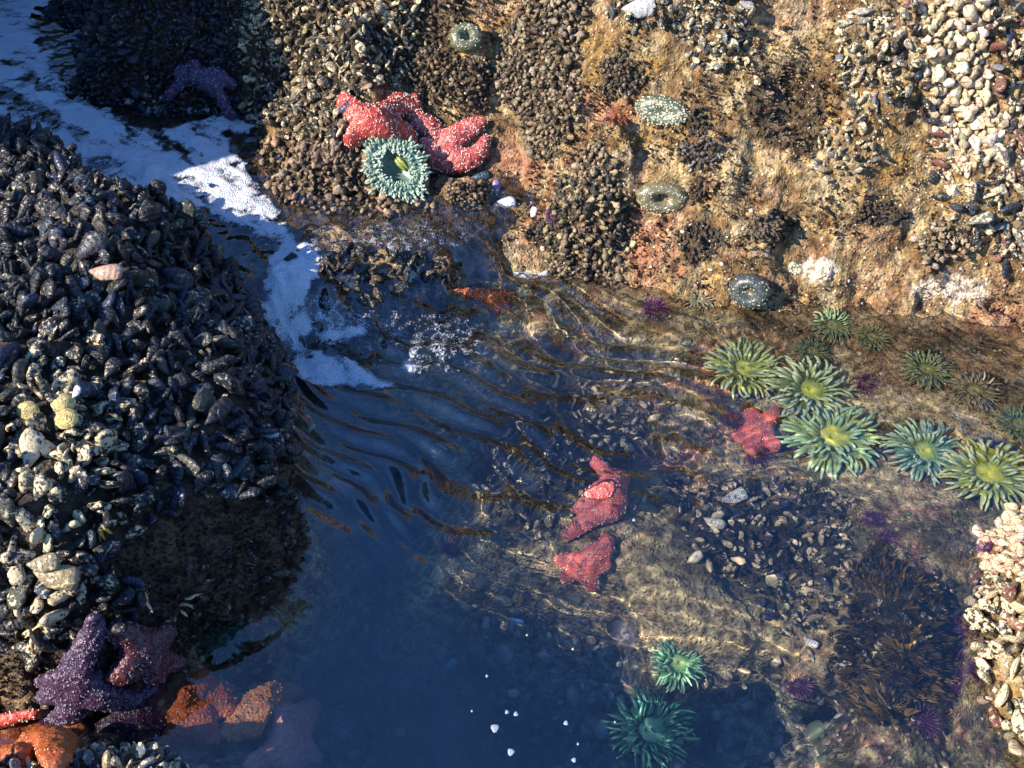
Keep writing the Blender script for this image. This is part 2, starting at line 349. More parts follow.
# ------------------------------------------------------------------ water
WX = axis(-1.7, 1.7, .0055, 250, 1.3); WY = axis(-1.2, 2.4, .0055, 250, 1.3)
QX, QY = np.meshgrid(WX, WY)
def waves(x, y):
    nearw = 1-sstep(2.6, 5, np.hypot(x, y))
    wx = x + .10*fbm(x*2.2, y*2.2, s=201, o=2); wy = y + .10*fbm(x*2.2, y*2.2, s=202, o=2)
    h = 0
    uv, _ = proj(np.stack([x, y, np.zeros_like(x)], -1).reshape(-1, 3)); px = uv[:, 0].reshape(x.shape); py = uv[:, 1].reshape(x.shape)
    def blob(cx, cy, rx, ry): return np.exp(-(((px-cx)/rx)**2+((py-cy)/ry)**2))
    # swell out of the cascade
    A = .04 + 1.0*blob(430, 400, 170, 110) + .5*blob(420, 490, 150, 40)
    h += A*.0085*np.sin(2*np.pi*(wx*.35+wy*1.0)/.125 + 1.4*vnoise(x*4, y*4, s=205))
    h += A*.005*np.sin(2*np.pi*(wx*.75+wy*.9)/.07 + 2*vnoise(x*5, y*5, s=206))
    h += .00045*(.15+.25*blob(800, 400, 260, 110)+.8*blob(430, 360, 160, 100))*np.sin(2*np.pi*(wx*-.4+wy*1.1)/.040 + 2.5*vnoise(x*9, y*9, s=207))
    h += .0030*(.12+.9*A)*fbm(x*11, y*15, s=208, o=2) + .0021*fbm(x*13, y*13, s=218, o=1) + .0007*fbm(x*24, y*24, s=219, o=1)
    h += .0006*(.1+.9*A+.45*blob(800, 400, 260, 120))*fbm(x*34, y*44, s=209, o=1)
    for (cx, cy, lam, am, rr) in ((570, 470, .036, .0012, .22), (660, 440, .030, .0011, .15), (480, 520, .028, .0008, .15), (740, 330, .024, .0012, .12), (1000, 300, .022, .0012, .18), (900, 300, .02, .0009, .15)):
        c = on_z(cx, cy, 0); r = np.hypot(x-c[0], (y-c[1])) + .012*vnoise(x*9, y*9, s=211)
        h += .45*am*np.sin(2*np.pi*r/(lam*1.15))*np.exp(-(r/rr)**2)
    # turbulent water on the cascade
    s = sdist(x, y, UPPER); cas = np.exp(-((s-.03)/.13)**2)
    h += cas*(.012*fbm(x*16, y*10, s=215, o=3) + .004*fbm(x*50, y*35, s=216, o=2)) + sstep(0, .1, s)*.004*fbm(x*18, y*18, s=217, o=3)
    return h*nearw
WZ = wlevel(QX, QY); WH = WZ + waves(QX, QY)
ft = grid_height(TP[..., 2], QX, QY)
wet = sstep(.03, .1, WZ)*sstep(.05, .0, ft-WZ); WH = np.where(wet > 0, np.maximum(WH, WH*(1-wet)+wet*np.minimum(np.maximum(WH, ft+.012), WZ+.05)), WH)
def sheet(X, Y, Z):
    n_, m_ = X.shape; i = np.arange(n_*m_).reshape(n_, m_)
    F = np.stack([i[:-1, :-1], i[:-1, 1:], i[1:, 1:], i[1:, :-1]], -1).reshape(-1, 4)
    return np.stack([X, Y, Z], -1).reshape(-1, 3), F, i
V, F, ii = sheet(QX, QY, WH)
k = len(V); x0, x1, y0, y1 = WX[0], WX[-1], WY[0], WY[-1]
# closed body: skirt and bottom
ring = np.concatenate([ii[0, :], ii[1:, -1], ii[-1, -2::-1], ii[-2:0:-1, 0]])
VB = V[ring].copy(); VB[:, 2] = -3.0; V2 = np.concatenate([V, VB, [[0, 0, -3.0]]]); m = len(ring); j = np.arange(m); jn = (j+1) % m
side = np.stack([ring[j], k+j, k+jn, ring[jn]], -1); bot = np.stack([k+j, np.full(m, k+m), k+jn], -1)
wme = mesh_np('sea_water', V2, [F, side, bot]); water = link('water', wme, M_WATER, kind='structure')
if CAUSTICS: water.cycles.is_caustics_caster = True

# silty deeper water: the volume below the sunlit shallows
V, F, ii = sheet(*np.meshgrid(np.linspace(-1.6, 1.6, 60), np.linspace(-1.3, .6, 40)), np.zeros((40, 60)))
V[:, 2] = -.33 + .26*sstep(-.16, -.42, V[:, 0] + .25*V[:, 1])*sstep(-.62, -.42, V[:, 0]) + .02*fbm(V[:, 0]*3, V[:, 1]*3, s=230); ring = np.concatenate([ii[0, :], ii[1:, -1], ii[-1, -2::-1], ii[-2:0:-1, 0]]); k = len(V); m = len(ring); j = np.arange(m); jn = (j+1) % m
VB = V[ring].copy(); VB[:, 2] = -1.2
dme = mesh_np('deep_water', np.concatenate([V, VB, [[0, -.3, -1.2]]]), [F, np.stack([ring[j], k+j, k+jn, ring[jn]], -1)[:, ::-1], np.stack([k+j, np.full(m, k+m), k+jn], -1)[:, ::-1]])
deep = link('deep_water', dme, mat_deep(), kind='structure')
# ------------------------------------------------------------------ shells: templates
def mussel_tpl(nl=9, nr=12, half=0):
    """length 1 along x (umbo at 0, broad end at 1), width along y, thickness along z; half=+1/-1: one valve only"""
    s = np.concatenate([[0.0], np.linspace(.05, .96, nl-2), [1.0]]); s = s**.9
    V = []; U = []; T = []
    w = .41*np.power(np.clip(s, 0, 1), .85)*np.power(np.clip(1-s, 0, 1), .34)*1.42; t = .145*np.power(s, .45)*np.power(np.clip(1-s, 0, 1), .5)*1.7
    if half: th = np.linspace(0, math.pi, nr//2+2)*half
    else: th = np.linspace(0, 2*math.pi, nr, endpoint=False)
    for a, ww, tt in zip(s, w, t):
        y = ww*np.cos(th); z = tt*np.sign(np.sin(th))*np.abs(np.sin(th))**1.45
        g = np.where(np.abs(np.sin(th)) < .05, .90, 1.0)
        V.append(np.stack([np.full(len(th), a) - .05*np.abs(np.cos(th))*a, y*g + .10*(a-.5)**2, z], -1)); U.append(np.full(len(th), a)); T.append(np.abs(np.sin(th)))
    V = np.concatenate(V); n = len(th); F = []
    for i in range(len(s)-1):
        for j in range(n-1 if half else n):
            q = [i*n+j, i*n+(j+1) % n, (i+1)*n+(j+1) % n, (i+1)*n+j]
            F.append(q[::-1] if half < 0 else q)
    return V, np.array(F)[:, ::-1], np.concatenate(U), np.concatenate(T)
def goose_tpl(nl=8, nr=12):
    """stalked barnacle: stalk from x=0, flattened plated head ending in a blunt beak at x=1"""
    s = np.array([0, .28, .42, .52, .66, .80, .92, 1.0]); r = np.array([.14, .13, .16, .25, .30, .24, .12, .01])
    th = np.linspace(0, 2*math.pi, nr, endpoint=False); V = []; U = []; T = []
    for a, q in zip(s, r):
        fl = 1 if a < .4 else .72
        V.append(np.stack([np.full(nr, a), q*np.cos(th)*(1.0+.14*np.cos(3*th+.5)) + .10*max(0, a-.5), q*fl*np.sin(th)], -1)); U.append(np.full(nr, a)); T.append(np.where(np.arange(nr) % 3 == 0, 0.0, 1.0)*(1.0 if a > .4 else 0) + (1.0 if a <= .4 else 0))
    F = [[i*nr+j, i*nr+(j+1) % nr, (i+1)*nr+(j+1) % nr, (i+1)*nr+j] for i in range(len(s)-1) for j in range(nr)]
    return np.concatenate(V), np.array(F)[:, ::-1], np.concatenate(U), np.concatenate(T)
TPL = {'mussel': mussel_tpl(), 'mussel_small': mussel_tpl(7, 8), 'goose': goose_tpl(), 'goose_small': goose_tpl(8, 6)}

def mat_shell(name, crustcol=(.66, .54, .33), gloss=.28, bands=1.0):
    t = NT(name); base = t.attr('col', 'Color'); u = t.attr('u'); cr = t.attr('crust'); rn = t.attr('rnd')
    n = t.noise(170, 4, .6); f = t.math('ADD', t.math('MULTIPLY', u, 40.0), t.math('MULTIPLY', n, 11.0))
    wv = t.math('SINE', t.math('ADD', f, t.math('MULTIPLY', rn, 20.0)))
    seam = t.ramp(t.attr('seam'), [(.05, 1), (.3, 0)])
    band = t.ramp(wv, [(.3, 0), (1.0, 1)])
    c = t.mix(t.math('MULTIPLY', band, .16*bands), base, t.mix(.5, base, crustcol))
    umbo = t.math('MULTIPLY', t.ramp(u, [(.08, 1), (.4, 0)]), .3); c = t.mix(umbo, c, (.12, .12, .16))
    thr = t.math('ADD', t.noise(95, 4, .62), t.math('SUBTRACT', t.math('MULTIPLY', cr, .36), .74)); m = t.ramp(thr, [(.0, 0), (.05, 1)])
    c2 = t.mix(t.noise(400), tuple(v*.62 for v in crustcol), tuple(min(1, v*1.3) for v in crustcol))
    c = t.mix(m, c, c2); c = t.mix(t.math('MULTIPLY', seam, .8), c, (.02, .015, .01))
    h = t.math('ADD', t.math('MULTIPLY', wv, .16), t.math('ADD', t.math('MULTIPLY', n, .8), t.math('MULTIPLY', m, 1.2)))
    t.bsdf(c, t.math('ADD', t.math('MULTIPLY', m, .35), gloss), t.bump(h, .9, .003), Specular_IOR_Level=.4); return t.m
M_MUS = mat_shell('mussel_shell'); M_BROWN = mat_shell('brown_barnacle', (.36, .27, .17), .5, .4); M_CREAM = mat_shell('cream_barnacle', (.58, .45, .28), .5, 4.0)
KMAT = {'mussel': M_MUS, 'barnacle': M_BROWN, 'goose': M_CREAM}

# ------------------------------------------------------------------ scatter regions: polygons in the world are taken from their outline on the rock
def ell(cx, cy, rx, ry, rot=0, n=22):
    a = np.linspace(0, 2*np.pi, n, endpoint=False); c, s = math.cos(R(rot)), math.sin(R(rot)); wob = 1+.13*np.sin(a*3+cx)+.10*np.sin(a*5+cy)
    return [(cx+(rx*math.cos(q)*w_)*c-(ry*math.sin(q)*w_)*s, cy+(rx*math.cos(q)*w_)*s+(ry*math.sin(q)*w_)*c) for q, w_ in zip(a, wob)]
BLK = (.010, .012, .019); BLU = (.016, .026, .05); OLV = (.05, .05, .04); TAN = (.25, .185, .105); DBR = (.07, .048, .03); CRM = (.56, .44, .28); PUR = (.09, .04, .05); MAR = (.16, .06, .045); GRY = (.16, .17, .18)
# key: kind, polygon, shell length, spread, spacing (share of length), out (how upright), colours, crust range, z limits, phrase
REG = [
 ('mussel', [(-300, 60), (10, 95), (80, 125), (200, 205), (310, 270), (320, 470), (300, 500), (215, 500), (150, 515), (110, 560), (150, 612), (100, 640), (0, 650), (-300, 650)], .059, .24, .40, .58, [BLK, BLU, BLK, (.04, .042, .035), BLK], (.0, .68), (.05, 9), 'in the big shaded mussel bed on the left boulder'),
 ('mussel', [(0, 660), (60, 640), (100, 612), (210, 560), (300, 500), (320, 640), (230, 720), (0, 760)], .034, .3, .9, .5, [BLK, DBR, BLK], (.2, .6), (-.03, 9), 'on the bare undercut foot of the left boulder'),
 ('mussel', [(30, -70), (240, -70), (242, 60), (245, 135), (130, 132), (55, 105), (30, 40)], .034, .25, .42, .75, [BLK, BLU, BLK, (.035, .03, .025)], (.0, .5), (.12, 9), 'on the dark block at the top beyond the foam'),
 ('mussel', [(195, -60), (420, -60), (410, 60), (380, 110), (345, 140), (300, 140), (240, 110), (215, 50)], .035, .25, .46, .5, [TAN, OLV, DBR, BLK, BLK, TAN], (.25, .9), (.1, 9), 'on the sunlit mussel bulge above the foam'),
 ('barnacle', [(255, 140), (330, 132), (372, 150), (380, 195), (440, 202), (432, 214), (330, 218), (275, 195)], .032, .35, .46, .5, [TAN, (.28, .18, .12), DBR], (.1, .7), (.08, 9), 'on the ramp left of the turquoise anemone'),
 ('barnacle', ell(545, 62, 42, 92, 4), .026, .35, .43, .75, [TAN, (.28, .22, .14), DBR], (.1, .7), (.1, 9), 'in the tall brown clump near the top middle'),
 ('barnacle', ell(590, 222, 42, 68), .027, .35, .42, .75, [TAN, (.36, .27, .15), DBR, OLV], (.1, .7), (-.02, 9), 'in the brown clump at the waterline in the middle'),
 ('barnacle', ell(450, 82, 45, 32, 20), .022, .25, .42, .8, [TAN, DBR, DBR], (.1, .6), (.1, 9), 'in the clump just above the red sea stars'),
 ('barnacle', ell(468, 196, 22, 14), .022, .25, .42, .7, [TAN, DBR], (.1, .6), (.08, 9), 'in the small clump under the right red sea star'),
 ('barnacle', ell(420, 25, 60, 35), .022, .25, .8, .8, [TAN, DBR, DBR], (.1, .6), (.1, 9), 'on the brown rock above the red sea stars'),
 ('barnacle', ell(540, 232, 14, 12), .020, .25, .42, .7, [DBR, OLV], (.1, .6), (-.02, 9), 'in the low tuft beside the waterline clump'),
 ('mussel', ell(648, 12, 40, 16), .034, .3, .5, .45, [GRY, BLK, OLV], (.2, .9), (.1, 9), 'in the flat patch at the top centre edge'),
 ('mussel', ell(715, 30, 34, 42, 20), .036, .3, .44, .6, [OLV, BLK, BLK, GRY], (.3, .95), (.1, 9), 'in the black cluster at the top right of centre'),
 ('mussel', ell(745, 62, 9, 20, -30), .032, .2, .6, .6, [TAN, OLV], (.7, 1.0), (.1, 9), 'in the short pale row beside a crevice'),
 ('barnacle', ell(622, 76, 22, 24, -20), .020, .25, .40, .8, [DBR, OLV, TAN], (.1, .6), (.1, 9), 'in the small dark clump above the shell covered anemone'),
 ('barnacle', ell(702, 154, 20, 15), .022, .25, .40, .8, [OLV, DBR, GRY], (.1, .6), (.1, 9), 'in the round dark clump between the two closed anemones'),
 ('barnacle', ell(698, 124, 10, 14), .018, .25, .45, .8, [DBR, OLV], (.1, .5), (.1, 9), 'in the tiny clump right of the shell covered anemone'),
 ('barnacle', ell(698, 192, 10, 10), .018, .25, .45, .8, [DBR, DBR], (.1, .5), (.1, 9), 'in the tiny clump right of the open mouthed anemone'),
 ('barnacle', ell(700, 242, 22, 22), .020, .25, .6, .8, [DBR, OLV], (.1, .5), (.0, 9), 'in the patch below the open mouthed anemone'),
 ('barnacle', ell(770, 228, 22, 16), .020, .25, .45, .8, [DBR, (.14, .10, .07)], (.1, .5), (.1, 9), 'in the dark tuft on the lower rock wall'),
 ('barnacle', ell(880, 215, 28, 13), .020, .25, .5, .8, [DBR, OLV], (.1, .5), (.1, 9), 'in the tuft left of the cream clump'),
 ('barnacle', ell(790, 110, 40, 45), .018, .3, 1.2, .8, [DBR, (.14, .10, .07)], (.1, .5), (.1, 9), 'scattered over the dark turf on the wall'),
 ('barnacle', ell(944, 243, 27, 19), .026, .2, .42, .85, [TAN, (.42, .33, .22)], (.2, .8), (.1, 9), 'in the round beige clump near the white crust'),
 ('mussel', ell(876, 62, 38, 58, 8), .036, .25, .45, .6, [OLV, GRY, BLK, TAN], (.4, 1.0), (.1, 9), 'in the pale cluster left of the cream barnacles'),
 ('mussel', ell(838, 152, 36, 30), .034, .25, .52, .55, [OLV, GRY, BLK, TAN], (.4, .95), (.1, 9), 'in the cluster halfway down the right of the wall'),
 ('goose', [(925, -20), (990, -20), (985, 60), (990, 110), (1010, 120), (985, 165), (958, 170), (930, 120), (922, 40)], .042, .25, .36, .62, [CRM, (.48, .36, .22), CRM, (.66, .56, .40)], (.0, .5), (.1, 9), 'in the cream drift at the top right'),
 ('mussel', [(905, -40), (1120, -40), (1120, 270), (990, 262), (955, 215), (925, 130)], .050, .25, .46, .5, [BLK, PUR, BLU, MAR, BLK, GRY], (.2, .95), (.1, 9), 'among cream barnacles at the top right edge'),
 ('goose', [(990, -20), (1100, -20), (1100, 150), (1000, 150)], .032, .2, .95, .85, [CRM, (.68, .60, .44)], (.0, .5), (.1, 9), 'dotted between dark mussels at the right edge'),
 ('goose', [(970, 500), (1100, 490), (1100, 575), (985, 572)], .038, .2, .38, .65, [CRM, (.54, .36, .24)], (.0, .5), (-.02, 9), 'on top of the boulder at the right edge'),
 ('mussel', [(980, 560), (1200, 560), (1200, 760), (1010, 745), (990, 700), (985, 640)], .052, .2, .42, .6, [BLK, CRM, OLV, TAN, MAR], (.5, 1.05), (-.03, 9), 'on the boulder at the lower right edge'),
 ('mussel', [(-300, 735), (200, 735), (230, 800), (100, 1100), (-400, 1100)], .032, .25, .45, .75, [BLU, (.12, .15, .2), GRY, TAN], (.35, .95), (.1, 9), 'on the low rock in the bottom left corner'),
 ('mussel', [(290, 262), (350, 252), (440, 258), (455, 285), (400, 325), (310, 335)], .038, .25, .42, .45, [BLK, BLU, DBR], (.1, .6), (-.2, .25), 'under the small cascade'),
 ('mussel', ell(530, 470, 42, 55, 25), .036, .25, .55, .5, [BLK, BLK, BLU], (.2, .85), (-.3, .1), 'in the black underwater clump left of the red sea star'),
 ('mussel', ell(618, 415, 45, 38, -20), .034, .25, .75, .5, [BLK, CRM, CRM, TAN], (.6, 1.1), (-.3, .1), 'in the pale underwater clump above the red sea star'),
 ('mussel', ell(550, 512, 70, 30, 5), .034, .25, .8, .4, [CRM, OLV, TAN], (.5, 1.0), (-.3, .1), 'scattered on the ledge in front of the red sea star'),
 ('mussel', [(665, 480), (790, 485), (850, 500), (850, 630), (800, 640), (745, 590), (690, 545)], .034, .35, .50, .5, [BLK, BLK, BLU, BLK, CRM], (.1, .95), (-.4, .1), 'in the wide underwater bed right of centre'),
 ('mussel', ell(895, 640, 62, 75), .034, .3, .7, .45, [(.06, .045, .018), BLK, BLK], (.1, .8), (-.3, .1), 'on the dark brown rock at the lower right'),
 ('mussel', ell(770, 680, 70, 25, -10), .034, .3, 1.3, .3, [CRM, GRY, TAN], (.4, 1.0), (-.6, .1), 'on the sunken ridge at the lower right'),
]
TV = TP.reshape(-1, 3); TN = NN.reshape(-1, 3)
_fineX = (GX > -2.1) & (GX < 2.0) & (GY > -1.5) & (GY < 2.8); FI = np.flatnonzero(_fineX.ravel())
uvT, _ = proj(TV[FI]); WLT = wlevel(TV[FI, 0], TV[FI, 1])
# underwater points appear where the refracted ray shows them: lift them to their apparent depth
app = TV[FI].copy(); uw_ = app[:, 2] < 0; app[uw_, 2] *= .66; uvA, _ = proj(app)
def frame(n, ax, spin):
    x = ax/np.linalg.norm(ax, axis=-1, keepdims=True); r = np.cross(n+1e-3, x); r /= np.linalg.norm(r, axis=-1, keepdims=True)+1e-9; z = np.cross(x, r)
    c, s = np.cos(spin)[:, None], np.sin(spin)[:, None]
    return x, r*c+z*s, -r*s+z*c
SPHERE_BLOCK = [(395, 168, 40), (380, 120, 38), (450, 135, 45), (663, 111, 30), (662, 197, 28), (466, 38, 22), (600, 495, 22), (582, 560, 24), (205, 82, 10), (83, 672, 40), (140, 650, 35), (495, 298, 24)]
INST = []; GAP_SHADE = np.zeros(len(TV))
taken = {}
def dart(P, rad, key):
    cell = .03; out = []
    g = taken.setdefault(key, {})
    for i in range(len(P)):
        x, y, z = P[i]; r = rad[i]; a, b, c = int(x//cell), int(y//cell), int(z//cell); ok = True; k = 1 if r < cell else 2
        for da in range(-k, k+1):
            for db in range(-k, k+1):
                for dc in range(-k, k+1):
                    for (q0, q1, q2, qr) in g.get((a+da, b+db, c+dc), ()):
                        rr = (r+qr)*.5
                        if (q0-x)**2+(q1-y)**2+(q2-z)**2 < rr*rr: ok = False; break
                    if not ok: break
                if not ok: break
            if not ok: break
        if ok: g.setdefault((a, b, c), []).append((x, y, z, r)); out.append(i)
    return out
for ri, (kind, poly, L, spr, spc, outw, cols, crust, zl, phrase) in enumerate(REG):
    m = inpoly(uvA[:, 0], uvA[:, 1], poly) & (TV[FI, 2] > zl[0]) & (TV[FI, 2] < zl[1])
    for (bx, by, br) in SPHERE_BLOCK: m &= np.hypot(uvA[:, 0]-bx, uvA[:, 1]-by) > br*.8
    c = FI[m]
    if len(c) == 0: continue
    wgt = 1/np.clip(TN[c, 2], .25, 1); area = wgt.sum()*.0065**2; nmax = int(area/(L*spc)**2*6)+50
    pick = RNG.choice(c, min(nmax, 60000), p=wgt/wgt.sum()); P = TV[pick] + RNG.normal(0, .002, (len(pick), 3)); n_ = TN[pick]
    ln = L*np.exp(RNG.normal(0, spr, len(pick))); ln = np.clip(ln, L*.45, L*1.7)
    if kind == 'barnacle' or ri in (2, 3): GAP_SHADE[FI[m]] = 1
    keep = dart(P, ln*spc, 0); P, n_, ln = P[keep], n_[keep], ln[keep]; N = len(P)
    rv = RNG.normal(0, 1, (N, 3)); rv -= (rv*n_).sum(1, keepdims=True)*n_; rv /= np.linalg.norm(rv, axis=1, keepdims=True)
    sw = np.stack([fbm(P[:, 0]*6, P[:, 1]*6, P[:, 2]*6, s=301+q, o=2) for q in range(3)], -1)   # neighbours lean alike
    ax = n_*outw + (rv*.95+sw*.7)*(1.15-outw)*1.35*(1.0 if kind != 'barnacle' else 1.5) + np.array([0, 0, .1 if kind == 'mussel' else -.15])
    spin = RNG.uniform(0, 6.28, N); X, Y, Z = frame(n_, ax, spin)
    cc = np.array(cols)[RNG.integers(0, len(cols), N)]*np.exp(RNG.normal(0, .22, (N, 1)))*(1+RNG.normal(0, .05, (N, 3)))
    cru = RNG.uniform(crust[0], crust[1], N)
    if ri == 0:   # yellow crusted shells low left, with extra crust painting in the sun patch
        q, _ = proj(P); yel = np.exp(-(((q[:, 0]-60)/58)**2+((q[:, 1]-450)/90)**2)) + .8*np.exp(-(((q[:, 0]-40)/60)**2+((q[:, 1]-590)/60)**2)); cru = np.clip(cru*.85 + .62*yel, 0, 1.0)
    if kind != 'mussel': sink = .30
    else: sink = .30*outw+.06
    for i in range(N):
        INST.append((kind, ri, P[i]-X[i]*ln[i]*sink + n_[i]*ln[i]*(.10 if kind == 'mussel' else .03), X[i], Y[i], Z[i], ln[i], cc[i], cru[i], RNG.random()))
ZC = (ZC.reshape(-1, 3)*(1-.8*GAP_SHADE[:, None]) + np.array([.04, .03, .02])*.8*GAP_SHADE[:, None]); _z = np.concatenate([ZC, np.ones((len(ZC), 1))], 1).astype(np.float32); tme.attributes['zone'].data.foreach_set('color', _z.ravel())  # rock under clumps darkened: painted shade for the gaps, also byssus dirt

def inst_geo(it, tpl=None):
    kind, ri, p, X, Y, Z, L, c, cr, rn = it
    if tpl is None:
        tpl = TPL['mussel' if L > .028 else 'mussel_small'] if kind == 'mussel' else TPL['goose' if kind == 'goose' else 'goose_small']
    V, F, U, T = tpl
    if kind == 'mussel' and it[6] < 0: T = T*0+1
    fat = .85+.35*rn if kind == 'mussel' else .88+.3*rn
    W = (V[:, 0:1]*X + V[:, 1:2]*Y*fat + V[:, 2:3]*Z*(fat if kind != 'mussel' else (.85+.4*((rn*7) % 1))))*L
    jx = rn*97.0; lump = vnoise(V[:, 0]*3.2+jx, V[:, 1]*5+jx*.3, V[:, 2]*7)[:, None]; W = W + (V[:, 1:2]*Y*.30 + V[:, 2:3]*Z*.55)*L*lump + X*(L*.05*vnoise(V[:, 1]*9+jx, V[:, 2]*5)[:, None]*V[:, 0:1])
    return W + p, F, U, T
def merged(name, its, mat, parent=None):
    VV, FF, UU, CC, KK, RR, SS = [], [], [], [], [], [], []; off = 0
    for it in its:
        V, F, U, T = inst_geo(it); VV.append(V); FF.append(F+off); off += len(V); UU.append(U); SS.append(T)
        CC.append(np.tile(it[7], (len(V), 1))); KK.append(np.full(len(V), it[8])); RR.append(np.full(len(V), it[9]))
    return mesh_np(name, np.concatenate(VV), np.concatenate(FF), {'u': ('FLOAT', np.concatenate(UU)), 'col': ('FLOAT_COLOR', np.clip(np.concatenate(CC), 0, 1)), 'crust': ('FLOAT', np.concatenate(KK)), 'rnd': ('FLOAT', np.concatenate(RR)), 'seam': ('FLOAT', np.concatenate(SS))})

# which shells show largest in the view: cast a grid of sight lines
VV, FF, own = [], [], []; off = 0
for i, it in enumerate(INST):
    V, F, _, _ = inst_geo(it); VV.append(V); FF.append(F+off); off += len(V); own += [i]*len(F)
IB = BVHTree.FromPolygons(np.concatenate(VV).tolist(), np.concatenate(FF).tolist())
hits = np.zeros(len(INST), int)
for py in range(2, 768, 3):
    for px in range(2, 1024, 3):
        d = Vector(ray(px, py)); a = IB.ray_cast(CV, d); b = TBVH.ray_cast(CV, d)
        da = a[3] if a[0] is not None else 1e9; db = b[3] if b[0] is not None else 1e9
        z = (CV + d*min(da, db, 50)).z
        if z < 0:
            s = CV + d*(-CV.z/d.z); k_ = (Vector(under(px, py, -.5))-s).normalized(); a = IB.ray_cast(s, k_); b = TBVH.ray_cast(s, k_)
            da = a[3] if a[0] is not None else 1e9; db = b[3] if b[0] is not None else 1e9
        if da < db: hits[own[a[2]]] += 1
del VV, FF, IB
LIM = {'mussel': 300, 'barnacle': 190, 'goose': 110}
STUFF_NAME = {'mussel': ('mussel_bed', 'black and crusted mussels packed over the rocks between the larger ones'), 'barnacle': ('barnacle_bed', 'small brown barnacles packed in clumps on the sunlit rock'), 'goose': ('gooseneck_barnacle_bed', 'cream gooseneck barnacles crowded at the top right edge')}
KNAME = {'mussel': 'mussel', 'barnacle': 'barnacle', 'goose': 'gooseneck_barnacle'}
VALVES = (mussel_tpl(9, 12, 1), mussel_tpl(9, 12, -1))
def shell_mesh(it, name, tpl=None):
    V, F, U, T = inst_geo(it, tpl); n = len(V)
    return mesh_np(name, V-it[2], F, {'u': ('FLOAT', U), 'col': ('FLOAT_COLOR', np.clip(np.tile(it[7], (n, 1)), 0, 1)), 'crust': ('FLOAT', np.full(n, it[8])), 'rnd': ('FLOAT', np.full(n, it[9])), 'seam': ('FLOAT', T)})
def shell_object(it, valves=False):
    kind = it[0]; rec = CAUSTICS and it[2][2] < .12
    if valves:
        o = link(KNAME[kind], None); o.empty_display_size = .02
        for tpl in VALVES: link('valve', shell_mesh(it, 'valve', tpl), KMAT[kind], parent=o).cycles.is_caustics_receiver = rec
    else: o = link(KNAME[kind], shell_mesh(it, KNAME[kind]), KMAT[kind]); o.cycles.is_caustics_receiver = rec
    o.location = it[2]; return o
def describe(it):
    kind, ri = it[0], it[1]; L0 = REG[ri][2]; lum = float(np.mean(it[7])); cr = it[8]
    size = 'large' if it[6] > L0*1.15 else ('small' if it[6] < L0*.82 else 'medium')
    if kind == 'mussel': look = 'pale crusted' if cr > .72 else ('mottled grey' if cr > .45 else ('black' if lum < .06 else 'dark brown' if lum < .14 else 'tan'))
    elif kind == 'goose': look = 'cream plated' if lum > .5 else 'beige plated'
    else: look = 'tan' if lum > .2 else 'dark brown'
    noun = {'mussel': 'mussel', 'barnacle': 'barnacle', 'goose': 'gooseneck barnacle'}[kind]
    return f'{size} {look} {noun} {REG[ri][9]}', {'mussel': 'mussel', 'barnacle': 'barnacle', 'goose': 'barnacle'}[kind]
for kind in LIM:
    ids = [i for i in range(len(INST)) if INST[i][0] == kind]; ids.sort(key=lambda i: -hits[i])
    n = min(LIM[kind], sum(1 for i in ids if hits[i] >= 4)); big, rest = ids[:n], ids[n:]
    print(kind, len(ids), 'individuals', n, 'min hits', hits[ids[n-1]] if n else 0)
    for bi, i in enumerate(big):
        it = INST[i]; lab, cat = describe(it)
        o = shell_object(it, kind == 'mussel' and bi < 110 and it[6] > .028); o['label'] = lab; o['category'] = cat; o['group'] = f'{KNAME[kind].replace("_", " ")}s {REG[it[1]][9]}'
    o = link(STUFF_NAME[kind][0], merged(STUFF_NAME[kind][0], [INST[i] for i in rest], KMAT[kind]), KMAT[kind], kind='stuff', label=STUFF_NAME[kind][1], category='shellfish')
    o.cycles.is_caustics_receiver = CAUSTICS
# ------------------------------------------------------------------ soft things: sea stars, anemones, urchins
def V3(a): return Vector((float(a[0]), float(a[1]), float(a[2])))
def basis(n, up=Vector((0, 0, 1))):
    n = n.normalized(); x = up.cross(n)
    x = x.normalized() if x.length > 1e-3 else Vector((1, 0, 0)); return x, n.cross(x), n
def m_per_px(p): return float((np.array(p)-CAM)@FW)/FPX
ICO = None
def sphere_tpl(nu=10, nv=6):
    V = [(0, 0, 1)]; F3, F4 = [], []
    for i in range(1, nv):
        a = math.pi*i/nv
        for j in range(nu): b = 2*math.pi*j/nu; V.append((math.sin(a)*math.cos(b), math.sin(a)*math.sin(b), math.cos(a)))
    V.append((0, 0, -1)); L = len(V)-1
    for j in range(nu): F3.append((0, 1+j, 1+(j+1) % nu)); F3.append((L, 1+(nv-2)*nu+(j+1) % nu, 1+(nv-2)*nu+j))
    for i in range(nv-2):
        for j in range(nu): F4.append((1+i*nu+j, 1+(i+1)*nu+j, 1+(i+1)*nu+(j+1) % nu, 1+i*nu+(j+1) % nu))
    return np.array(V, float), np.array(F3), np.array(F4)
SPH = sphere_tpl(); BEAD = sphere_tpl(5, 3)
